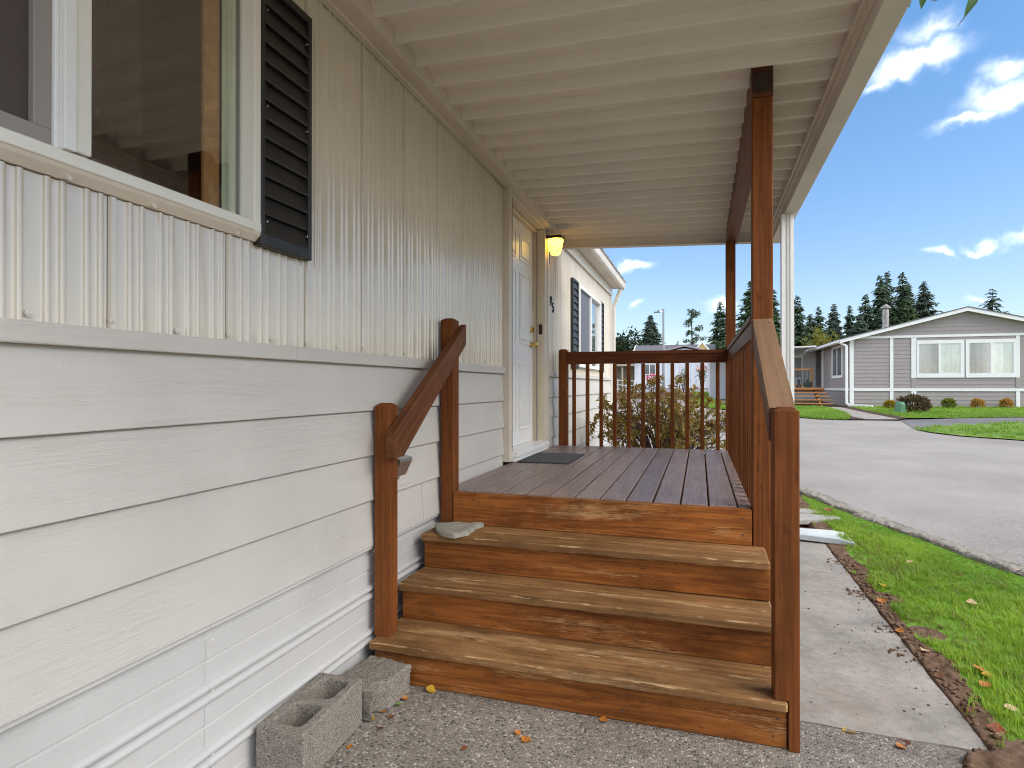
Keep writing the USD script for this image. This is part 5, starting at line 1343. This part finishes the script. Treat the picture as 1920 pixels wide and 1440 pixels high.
orn = thing('garden_ornament', 'small black ornament standing beside the green pot on the landing', 'ornament', (5.75, 29.7, 1.316))
obj('ornament_body', cat(lathe([(0.001, 1.317), (0.10, 1.318), (0.11, 1.38), (0.07, 1.50), (0.05, 1.56), (0.075, 1.62), (0.05, 1.70), (0.001, 1.72)], (5.75, 29.7, 0), 12), bar((5.72, 29.68, 1.45), (5.60, 29.6, 1.34), 0.04, 0.04, b=0.008)), M['black'], orn, smooth=40)

# lawns, path and beds on the far side
def lawn(name, pts, label, mat_='farturf', n=0, seed=0, off=-0.020):
    p_ = obj(name, sheet(pts, off), M[mat_]); data(stage.GetPrimAtPath(p_), kind='structure', label=label)
    if n:
        r_ = np.random.default_rng(seed); P = Polygon(pts).buffer(0); x0, y0, x1, y1 = P.bounds
        q = np.column_stack([r_.uniform(x0, x1, n * 3), r_.uniform(y0, y1, n * 3)]); q = q[shapely.contains_xy(P.buffer(0.03), q[:, 0], q[:, 1])][:n]
        instancer('grass', [tuft(80 + seed + k, 12, 0.05, 0.10, 0.05, 0.006) for k in range(4)], np.column_stack([q, gz(q[:, 1]) + off]), r_.uniform(0, 6.28, len(q)), np.repeat(r_.uniform(0.6, 1.15, (len(q), 1)), 3, 1), M['fargrass'], kind='stuff', label='grass blades of ' + label, category='grass')
M['fargrass'] = leafy('far_grass_blades', [(0.0, (0.13, 0.23, 0.025)), (0.5, (0.23, 0.34, 0.045)), (0.85, (0.34, 0.40, 0.09)), (1.0, (0.46, 0.40, 0.16))], 0.35, 0.5, 0.5)
lawn('lawn', [(4.57, 21.65), (5.09, 20.98), (5.8, 20.86), (6.24, 22.5), (6.45, 25.2), (6.3, 27.6), (2.6, 27.6), (3.4, 24.6)], 'the small lawn left of the path to the grey house', n=3500, seed=1)
lawn('lawn', [(7.45, 25.9), (7.73, 21.9), (9.3, 22.35), (11.38, 23.1), (18, 26.2), (30, 30), (30, 36), (16.0, 36), (16.0, 28.45), (7.6, 28.45)], 'the lawn in front of the grey house', n=9000, seed=2)
lawn('lawn', [(6.82, 17.9), (6.89, 17.14), (7.25, 16.34), (8.17, 15.65), (12.0, 13.2), (20.0, 9.8), (40, 3), (40, 30), (30, 27.3), (14.0, 22.4), (10.45, 20.8), (8.03, 19.2)], 'the lawn corner between road and driveway', n=14000, seed=3)
lawn('lawn', [(1.0, 45.4), (1.02, 41.3), (1.1, 31.7), (1.7, 26.7), (2.4, 25.5), (3.4, 24.6), (2.5, 27.8), (2.0, 36), (2.0, 45.4)], 'the narrow lawn seen between the porch balusters', n=2500, seed=4)
pa = obj('path', sheet([(6.24, 27.7), (6.45, 25.2), (6.24, 22.5), (6.40, 20.98), (7.36, 21.15), (7.20, 24.0), (7.0, 27.7)], -0.012), M['slab']); data(stage.GetPrimAtPath(pa), kind='structure')
for pts_, lab in (([(5.82, 20.87), (6.39, 20.97), (6.22, 22.5), (6.40, 25.2), (6.25, 25.2), (6.05, 22.7)], 'dark bark mulch left of the path to the grey house'), ([(7.37, 21.2), (7.21, 24.0), (7.02, 27.6), (7.55, 27.6), (7.47, 25.9), (7.76, 21.8)], 'dark bark mulch right of the path to the grey house')):
    mp_ = obj('mulch_bed', sheet(pts_, -0.010), M['mulch']); data(stage.GetPrimAtPath(mp_), kind='structure', label=lab)
for pts_, lab in (([(2.0, 45.4), (1.0, 45.4), (-1.0, 45.2), (-1.0, 46.98), (8.0, 46.98), (8, 45.4)], 'red bark bed along the pale house'), ([(-2.6, 35.0), (0.9, 34.0), (1.0, 41.0), (0.98, 45.39), (-6, 44.6), (-8, 36.0)], 'red bark bed left of the narrow lawn')):
    mp_ = obj('mulch_bed', sheet(pts_, -0.030), M['redmulch']); data(stage.GetPrimAtPath(mp_), kind='structure', label=lab)

# clipped globe shrubs, burgundy shrub, green utility cover
def globe(c, r, stops, label, seed, name='globe_shrub', n=420, squash=0.95, leaf=0.055):
    t = thing(name, label, 'shrub', (c[0], c[1], float(gz(c[1]))))
    r_ = np.random.default_rng(seed); lv = []
    for _ in range(n):
        d = r_.normal(0, 1, 3); d /= np.linalg.norm(d); d[2] = abs(d[2]) * 1.0 if d[2] < -0.5 else d[2]
        p = np.array([c[0], c[1], gz(c[1]) + r * squash * 0.92]) + d * r * r_.uniform(0.6, 1.18) * np.array([1, 1, squash])
        lv.append(leaf_card(p, d + r_.normal(0, 0.5, 3), r_.normal(0, 1, 3), leaf * 1.5 * r_.uniform(0.7, 1.4), leaf * 0.9))
    key = f'globe_{seed}'; M[key] = leafy('globe_leaves_%d' % seed, stops, 0.3, 0.5)
    obj('stem', pipe([(c[0], c[1], gz(c[1]) - 0.02), (c[0], c[1], gz(c[1]) + r)], [0.02, 0.012], 6), M['stem'], t)
    obj('foliage', cat(*lv), M[key], t, kind='stuff')
GO = [(0.0, (0.30, 0.22, 0.02)), (1.0, (0.55, 0.40, 0.05))]; GG = [(0.0, (0.12, 0.15, 0.015)), (1.0, (0.36, 0.34, 0.04))]; OR = [(0.0, (0.36, 0.20, 0.04)), (1.0, (0.66, 0.42, 0.12))]
globe((8.62, 26.84), 0.15, GO, 'leftmost tiny golden globe shrub by the grey house, beside the burgundy shrub', 1)
globe((9.65, 26.63), 0.17, GO, 'golden globe shrub just right of the burgundy shrub', 2)
globe((10.73, 27.23), 0.19, GG, 'yellow-green globe shrub below the left windows of the grey house', 3)
globe((11.82, 27.60), 0.17, OR, 'tan-orange globe shrub below the right windows of the grey house', 4)
globe((12.91, 28.0), 0.17, OR, 'rightmost tan-orange globe shrub by the grey house', 5)
globe((8.78, 24.75), 0.44, [(0.0, (0.075, 0.05, 0.025)), (0.6, (0.22, 0.11, 0.05)), (1.0, (0.34, 0.20, 0.07))], 'low rust and burgundy shrub beside the green utility cover', 6, 'rust_shrub', 900, 0.62, 0.075)
uc = thing('utility_cover', 'small green domed utility cover standing on the lawn of the grey house', 'utility cover', (8.28, 24.36, float(gz(24.36))))
zb = float(gz(24.36)) - 0.02
obj('cover_body', lathe([(0.19, zb), (0.19, zb + 0.10), (0.165, zb + 0.11), (0.16, zb + 0.30), (0.14, zb + 0.36), (0.09, zb + 0.40), (0.001, zb + 0.41)], (8.28, 24.36, 0), 18), plain('utility_green', (0.06, 0.16, 0.085), 0.5), uc, smooth=40)
obj('cover_bolt', cyl((8.28, 24.165, zb + 0.06), (8.28, 24.150, zb + 0.06), 0.02, 0.02, 8), M['steel'], uc)

# ------------------------------------------------------------------ pale house behind the railing and what stands before it
M['palewall'] = painted('pale_blue_wall', (0.62, 0.65, 0.69), 0.5, 0.03, None, 0.02)
pale = thing('pale_house', 'pale blue-grey house with a low mauve gable seen between the porch balusters', 'house', (0.3, 51, 1.0))
ribs = []
PX0, PX1, PY = -3.42, 8.2, 47.0
obj('wall', cat(bx(PX0, PX1, PY, 56, 0.9, 3.42, 0), extrude_profile([(PX0, 3.42), (4.1, 3.42), (0.34, 4.30)], 'y', PY, 56, closed=True)), M['palewall'], pale)
obj('wall_batten', cat(*[bx(PX0 + 0.2 + k * 0.4, PX0 + 0.23 + k * 0.4, PY - 0.02, PY - 0.001, 1.25, 3.42, 0) for k in range(29)]), M['palewall'], pale, kind='stuff')
obj('skirting', bx(PX0, PX1, PY - 0.012, PY - 0.001, 0.92, 1.14, 0.002), plain('pale_skirting', (0.44, 0.47, 0.50), 0.6), pale)
obj('trim_board', bx(PX0, PX1, PY - 0.03, PY - 0.001, 1.145, 1.235, 0.003), plain('mauve_trim', (0.33, 0.26, 0.27), 0.6), pale)
pw = obj('window', cat(bx(-2.78, -2.68, PY - 0.05, PY - 0.021, 2.25, 3.12, 0.003), bx(-1.87, -1.77, PY - 0.05, PY - 0.021, 2.25, 3.12, 0.003), bx(-2.68, -1.87, PY - 0.05, PY - 0.021, 3.04, 3.12, 0.003), bx(-2.68, -1.87, PY - 0.05, PY - 0.021, 2.25, 2.33, 0.003), bx(-2.32, -2.24, PY - 0.045, PY - 0.021, 2.33, 3.04, 0.003)), M['white'], pale)
obj('pane', bx(-2.68, -1.87, PY - 0.03, PY - 0.022, 2.33, 3.04, 0), plain('grey_pane', (0.07, 0.085, 0.09), 0.1, spec=0.8), pw)
prf = [(-4.2, 3.42), (0.34, 4.50), (4.9, 3.42), (4.9, 3.33), (0.34, 4.40), (-4.2, 3.33)]
obj('roof', extrude_profile(prf[::-1], 'y', PY - 0.35, 56.3, closed=True), plain('mauve_shingle', (0.30, 0.25, 0.27), 0.9, noise=0.15, scale=6), pale)
obj('porch_shelter', cat(bx(-6.6, PX0 - 0.02, 46.6, 52, 2.95, 3.10, 0.004), bx(-6.5, -6.38, 46.7, 46.8, 0.95, 2.95, 0.004), bx(-4.4, -4.28, 46.7, 46.8, 0.95, 2.95, 0.004), bx(-6.6, PX0 - 0.02, 51, 51.1, 0.95, 2.95, 0)), plain('tan_porch', (0.33, 0.29, 0.22), 0.7), pale)
ramp = thing('ramp_railing', 'white metal ramp railing in front of the pale house', 'railing', (-3.6, 44.5, 0.95))
zb = float(gz(44.5))
for k in range(8):
    x = -5.6 + k * 0.6
    obj('post', cyl((x, 44.5, zb - 0.02), (x, 44.5, zb + 1.0 - 0.035 * k), 0.03, 0.03, 6), M['white'], ramp)
for h_ in (0.98, 0.62, 0.30):
    obj('rail', cyl((-5.6, 44.5, zb + h_), (-1.4, 44.5, zb + h_ - 0.25), 0.028, 0.028, 6), M['white'], ramp)
yel = thing('yellow_house', 'yellow house with a dark grey shingle roof rising behind the pale house', 'house', (-1.4, 61, 1.2))
obj('wall', cat(bx(-4.9, 2.6, 58.2, 64, 1.1, 4.35, 0), extrude_profile([(58.2, 4.35), (64, 4.35), (61.1, 5.36)], 'x', -4.9, 2.6, closed=True)), plain('yellow_wall', (0.62, 0.40, 0.16), 0.7), yel)
obj('roof', extrude_profile([(57.6, 4.28), (61.1, 5.50), (64.6, 4.28), (64.6, 4.18), (61.1, 5.40), (57.6, 4.18)][::-1], 'x', -4.72, 2.9, closed=True), M['roofgrey'], yel)
obj('rake_board', extrude_profile([(57.55, 4.27), (61.1, 5.51), (64.65, 4.27), (64.65, 4.10), (61.1, 5.34), (57.55, 4.10)][::-1], 'x', -4.82, -4.725, closed=True), M['white'], yel)
obj('cross_gable', extrude_profile([(0.9, 4.2), (1.65, 5.36), (2.45, 4.2)], 'y', 57.2, 61, closed=True), plain('yellow_wall_bright', (0.70, 0.52, 0.16), 0.7), yel)
obj('gable_trim', cat(bar((0.70, 57.1, 5.02 - .75), (1.65, 57.1, 5.46), 0.12, 0.14, (0, 1, 0), 0.004), bar((2.60, 57.1, 5.02 - .75), (1.65, 57.1, 5.46), 0.12, 0.14, (0, 1, 0), 0.004)), M['white'], yel)

def rose(c, h, label, seed, flower, n=260, spread=0.35, name='rose_bush'):
    r_ = np.random.default_rng(seed); z0 = float(gz(c[1])); t = thing(name, label, 'bush', (c[0], c[1], z0))
    st, lv, fl = [], [], []
    for k in range(9):
        a = r_.uniform(0, 6.28); tip = np.array([c[0] + math.cos(a) * spread * r_.uniform(0.3, 1), c[1] + math.sin(a) * spread, z0 + h * r_.uniform(0.65, 1.0)])
        b = np.array([c[0], c[1], z0 - 0.02]); mid = b * 0.5 + tip * 0.5 + r_.normal(0, .05, 3); st.append(pipe([b, mid, tip], [0.018, 0.012, 0.006], 5))
        for _ in range(n // 9):
            q = mid * (1 - (u_ := r_.uniform(0, 1.1))) + tip * u_ + r_.normal(0, 0.10, 3)
            lv.append(leaf_card(q, r_.normal(0, 1, 3), r_.normal(0, 1, 3), 0.10 * r_.uniform(.7, 1.3), 0.06))
        if flower:
            for _ in range(4):
                q = tip + r_.normal(0, 0.09, 3)
                fl.append((iv * 0.055 * r_.uniform(.7, 1.3) + q, if_))
    obj('stem', cat(*st), M['stem'], t, kind='stuff'); obj('foliage', cat(*lv), M['roseleaf'], t, kind='stuff')
    if fl:
        obj('flower', cat(*fl), plain('petal_%d' % seed, flower, 0.6), t, smooth=True, kind='stuff')
M['roseleaf'] = leafy('rose_leaves', [(0.0, (0.06, 0.10, 0.03)), (0.6, (0.13, 0.19, 0.05)), (1.0, (0.26, 0.24, 0.10))], 0.3, 0.5)
rose((-1.25, 37.5), 1.35, 'bush with magenta flowers in the red bark bed', 11, (0.62, 0.02, 0.13), 300, 0.55, 'flowering_bush')
rose((0.38, 43.2), 1.75, 'slender yellow-green young bush before the pale house wall', 12, None, 240, 0.30, 'young_bush')
rose((1.55, 43.8), 1.95, 'tall leggy rose bush with pale pink blooms before the pale house', 13, (0.72, 0.35, 0.33), 300, 0.38)
rose((2.95, 44.2), 1.45, 'lower rose bush with cream blooms at the end of the rear railing', 14, (0.75, 0.66, 0.5), 260, 0.38)

# ------------------------------------------------------------------ street lamp
sl = thing('street_lamp', 'grey steel street lamp with a flat head standing before the far trees', 'street lamp', (-0.9, 41.2, float(gz(41.2))))
obj('lamp_post', cyl((-0.9, 41.2, gz(41.2) - 0.1), (-0.9, 41.2, 6.62), 0.10, 0.065, 12), plain('lamp_post_grey', (0.25, 0.25, 0.26), 0.55), sl, smooth=40)
obj('lamp_arm', cyl((-0.9, 41.2, 6.45), (-1.15, 41.12, 6.43), 0.035, 0.035, 8), M['steel'], sl)
hd = obj('lamp_head', bx(-1.52, -1.12, 41.0, 41.24, 6.36, 6.43, 0.02), plain('lamp_head_grey', (0.16, 0.16, 0.17), 0.5), sl)
obj('sensor', cyl((-1.24, 41.12, 6.431), (-1.24, 41.12, 6.53), 0.05, 0.045, 10), plain('sensor_dark', (0.05, 0.05, 0.06), 0.5), hd)

# ------------------------------------------------------------------ trees
def conifer_parts(t, base, h, hw, seed, mat_, dens=1.0, droop=0.25, bare=0.06, ragged=0.25):
    r_ = np.random.default_rng(seed); base = np.array(base, float)
    obj('trunk', pipe([base - [0, 0, 0.2], base + [0.02 * h * 0.1, 0, h * 0.5], base + [0, 0, h * 0.985]], [h * 0.017, h * 0.010, h * 0.002], 7), M['bark'], t, smooth=True)
    lv = []
    n_wh = int(36 * dens)
    for k in range(n_wh):
        u = bare + (0.985 - bare) * (k / (n_wh - 1)) ** 0.92
        R = hw * 1.25 * ((1 - u) ** 0.86) * (0.72 + 0.28 * math.sin(k * 1.7 + seed)) + 0.05
        nb = max(5, int((9 + 7 * (1 - u)) * dens))
        for j in range(nb):
            a = j * 2 * math.pi / nb + k * 0.83 + r_.normal(0, 0.25)
            L_ = R * (1 + r_.normal(0, ragged)); 
            if L_ < 0.08:
                continue
            d = np.array([math.cos(a), math.sin(a), 0]); rise = r_.uniform(0.02, 0.28) - droop * 0.4
            p0 = base + [0, 0, h * u + r_.normal(0, h * 0.008)]
            ns = max(3, int(L_ / 0.20))
            for s_ in range(ns):
                q = (s_ + r_.uniform(0.2, 0.9)) / ns
                pos = p0 + d * L_ * q + np.array([0, 0, L_ * (rise * q - droop * q * q)])
                side = np.array([-d[1], d[0], 0]) * r_.choice([-1, 1]); dirv = d * r_.uniform(0.3, 1.0) + side * r_.uniform(0.2, 1.0) + np.array([0, 0, -r_.uniform(0.05, 0.55)])
                ll = (0.42 + 0.46 * (1 - q)) * r_.uniform(0.7, 1.3) * min(1.0, L_ / 0.9 + 0.3)
                dirv /= np.linalg.norm(dirv); s3 = np.cross(dirv, [0, 0, 1.0]); s3 /= np.linalg.norm(s3) + 1e-9
                w_ = ll * 0.26
                v = np.array([pos, pos + dirv * ll * 0.45 + s3 * w_ - [0, 0, w_ * .35], pos + dirv * ll * 0.5 + [0, 0, w_ * .25], pos + dirv * ll * 0.45 - s3 * w_ - [0, 0, w_ * .35], pos + dirv * ll - [0, 0, ll * .15]])
                lv.append((v, np.array([[0, 1, 2], [0, 2, 3], [1, 4, 2], [2, 4, 3]])))
    obj('crown', cat(*lv), mat_, t, kind='stuff')
def needle(name, a, b, c):
    return leafy(name, [(0.0, a), (0.55, b), (1.0, c)], 0.28, 0.7, 0.0, 0.3)
M['fir'] = needle('fir_needles', (0.050, 0.080, 0.040), (0.135, 0.185, 0.085), (0.24, 0.28, 0.14))
M['bluefir'] = needle('blue_fir_needles', (0.065, 0.092, 0.066), (0.155, 0.195, 0.140), (0.26, 0.30, 0.22))
M['cedar'] = needle('cedar_needles', (0.050, 0.085, 0.030), (0.125, 0.18, 0.065), (0.23, 0.27, 0.11))
def fir(x, y, ztop, hw, label, seed, mt, **kw):
    z0 = float(gz(y)); t = thing('conifer_tree', label, 'tree', (x, y, z0), 'conifers on the skyline'); conifer_parts(t, (x, y, z0), ztop - z0, hw, seed, M[mt], **kw); return t
GC = 'conifers on the skyline'
fA = fir(23.2, 82.4, 15.4, 3.0, 'tallest left spire of the tall conifer cluster behind the grey house roof', 1, 'fir')
fB = fir(26.8, 81.5, 13.9, 3.2, 'blue-grey conifer at the right end of the tall cluster', 2, 'bluefir', dens=1.1)
fC = fir(-4.25, 73.7, 10.1, 2.9, 'broad dark conifer left of the street lamp', 3, 'bluefir', dens=1.15, ragged=0.15)
fD = fir(6.3, 59.2, 11.5, 3.6, 'pale green large conifer behind the two tall porch posts', 4, 'cedar', dens=1.25, ragged=0.18)
def cp(src, base_h, x, y, ztop, wide, rot, label):
    s_ = (ztop - float(gz(y))) / base_h
    copy_of(src, 'conifer_tree', label, 'tree', (x, y, float(gz(y))), rot, (s_ * wide, s_ * wide, s_), GC)
hA, hB, hC, hD = 15.4 - float(gz(82.4)), 13.9 - float(gz(81.5)), 10.1 - float(gz(73.7)), 11.5 - float(gz(59.2))
cp(fA, hA, 25.0, 83.0, 15.3, 1.0, 1.3, 'right tall spire of the conifer cluster behind the grey house')
cp(fA, hA, 22.0, 80.6, 14.7, 0.95, 2.6, 'left shoulder of the tall conifer cluster, before its tallest spire')
cp(fB, hB, 26.3, 85.7, 14.5, 0.95, 4.0, 'conifer filling the tall cluster between right spire and blue-grey tree')
cp(fA, hA, 20.2, 79.4, 12.3, 1.15, 0.7, 'lower conifer at the left foot of the tall cluster')
cp(fB, hB, 21.4, 78.0, 10.4, 1.2, 5.2, 'low conifer behind the metal chimney')
cp(fA, hA, 19.6, 84.4, 11.7, 0.95, 3.3, 'thin conifer standing alone left of the tall cluster')
cp(fB, hB, 17.7, 83.8, 11.9, 0.95, 1.9, 'pointed middle conifer of the three above the golden tree')
cp(fA, hA, 15.85, 83.2, 11.5, 1.0, 2.2, 'leftmost conifer of the three above the golden tree')
cp(fA, hA, 11.2, 68.1, 10.9, 1.2, 4.4, 'dark conifer just right of the white carport column')
cp(fB, hB, 13.4, 74.0, 9.6, 1.3, 0.4, 'lower dark conifer between the carport column and the golden tree')
cp(fB, hB, 17.0, 80.0, 9.2, 1.35, 2.9, 'low bushy conifer behind the golden tree')
cp(fA, hA, 3.5, 65.7, 10.3, 1.25, 3.9, 'dark pointed conifer left of the rear porch post')
cp(fD, hD, 9.6, 74.0, 9.3, 1.2, 1.1, 'low pale conifer right of the front porch post')
cp(fB, hB, 18.8, 76.0, 9.6, 1.35, 0.9, 'broad low conifer between the golden tree and the tall cluster')
cp(fD, hD, 24.2, 79.0, 11.6, 1.1, 2.4, 'paler green conifer in front of the tall cluster')
cp(fA, hA, 8.6, 66.0, 11.4, 1.1, 5.0, 'conifer between front porch post and carport column')
fT = fir(32.6, 79.1, 12.3, 2.6, 'ragged lone conifer top above the right slope of the grey house roof', 8, 'bluefir', ragged=0.45, dens=0.75, droop=0.1)
# sparse pine with an open crown
pn = thing('pine_tree', 'sparse open-crowned pine with a visible trunk right of the street lamp', 'tree', (0.55, 73.1, float(gz(73.1))))
def cluster_crown(c, r, n, size, seed, rr=(0.55, 1.05)):
    r_ = np.random.default_rng(seed); lv = []
    c, r = np.array(c, float), np.array(r, float)
    sub = [r_.normal(0, 1, 3) for _ in range(max(5, n // 60))]
    sub = [s_ / np.linalg.norm(s_) * r_.uniform(0.3, 0.85) for s_ in sub]
    for _ in range(n):
        s_ = sub[r_.integers(len(sub))]
        d = r_.normal(0, 1, 3); d /= np.linalg.norm(d)
        p = c + (s_ + d * r_.uniform(0.12, 0.36)) * r
        lv.append(leaf_card(p, d + r_.normal(0, .6, 3), r_.normal(0, 1, 3), size * r_.uniform(.6, 1.4), size * .6))
    return lv
z0 = float(gz(73.1)); hh = 10.2 - z0; r_ = np.random.default_rng(61)
lim = [pipe([(0.55, 73.1, z0 - .1), (0.60, 73.1, z0 + hh * .5), (0.50, 73.1, z0 + hh * .98)], [0.16, 0.11, 0.03], 7)]
lv = []
for k in range(30):
    u = r_.uniform(0.30, 1.0); a = r_.uniform(0, 6.28); L_ = (0.55 + 1.9 * (1 - u)) * r_.uniform(.5, 1.0)
    p0 = np.array([0.55, 73.1, z0 + hh * u * .97]); p1 = p0 + [math.cos(a) * L_, math.sin(a) * L_, r_.uniform(-.1, .5)]
    lim.append(pipe([p0, p1], [0.04, 0.012], 5)); lv += cluster_crown(p1, (0.5, 0.5, 0.34), 60, 0.20, 300 + k)
obj('trunk', cat(*lim), M['bark'], pn); obj('crown', cat(*lv), M['fir'], pn, kind='stuff')
def broad(name, x, y, ztop, hw, matl, label, seed, n=1500, size=0.3):
    z0 = float(gz(y)); h = ztop - z0; t = thing(name, label, 'tree', (x, y, z0)); r_ = np.random.default_rng(seed)
    lm = [pipe([(x, y, z0 - .1), (x + .05, y, z0 + h * .4), (x, y, z0 + h * .8)], [h * .02, h * .014, h * .005], 7)]
    for k in range(7):
        a = k * 0.9; lm.append(pipe([(x, y, z0 + h * (.25 + .06 * k)), (x + math.cos(a) * hw * .7, y + math.sin(a) * hw * .7, z0 + h * (.5 + .05 * k))], [h * .008, h * .003], 5))
    obj('trunk', cat(*lm), M['bark'], t); obj('crown', cat(*cluster_crown((x, y, z0 + h * .56), (hw, hw, h * .46), n, size, seed)), M[matl], t, kind='stuff')
M['broadgreen'] = leafy('broad_tree_leaves', [(0.0, (0.020, 0.035, 0.012)), (0.6, (0.055, 0.085, 0.025)), (1.0, (0.12, 0.14, 0.045))], 0.2, 0.6)
M['olive'] = leafy('olive_tree_leaves', [(0.0, (0.07, 0.075, 0.02)), (0.6, (0.16, 0.14, 0.035)), (1.0, (0.26, 0.21, 0.06))], 0.25, 0.6)
M['golden'] = leafy('golden_tree_leaves', [(0.0, (0.16, 0.15, 0.015)), (0.6, (0.34, 0.29, 0.025)), (1.0, (0.50, 0.40, 0.05))], 0.3, 0.6)
broad('round_tree', -6.8, 68.7, 8.2, 2.2, 'broadgreen', 'rounded dark green tree beside the corner of the cream home', 71, 2600, 0.32)
broad('golden_tree', 11.4, 55.6, 6.35, 1.75, 'golden', 'bright yellow-gold round tree behind the grey house porch roof', 72, 2600, 0.22)
broad('olive_tree', -1.0, 70.0, 6.5, 1.2, 'olive', 'small olive tree left of the pine trunk', 73, 900, 0.28)
broad('olive_tree', 1.6, 71.0, 6.4, 1.5, 'olive', 'low olive tree just right of the pine trunk', 74, 900, 0.28)
broad('olive_tree', 2.9, 69.0, 6.8, 1.3, 'olive', 'olive tree at the foot of the dark conifer by the rear post', 75, 900, 0.28)
broad('olive_tree', -5.4, 70.5, 6.6, 0.9, 'olive', 'brownish tree between the round tree and the broad conifer', 76, 700, 0.28)
broad('olive_tree', 5.2, 62.0, 6.4, 1.8, 'olive', 'yellowish tree below the pale green conifer', 77, 1200, 0.28)
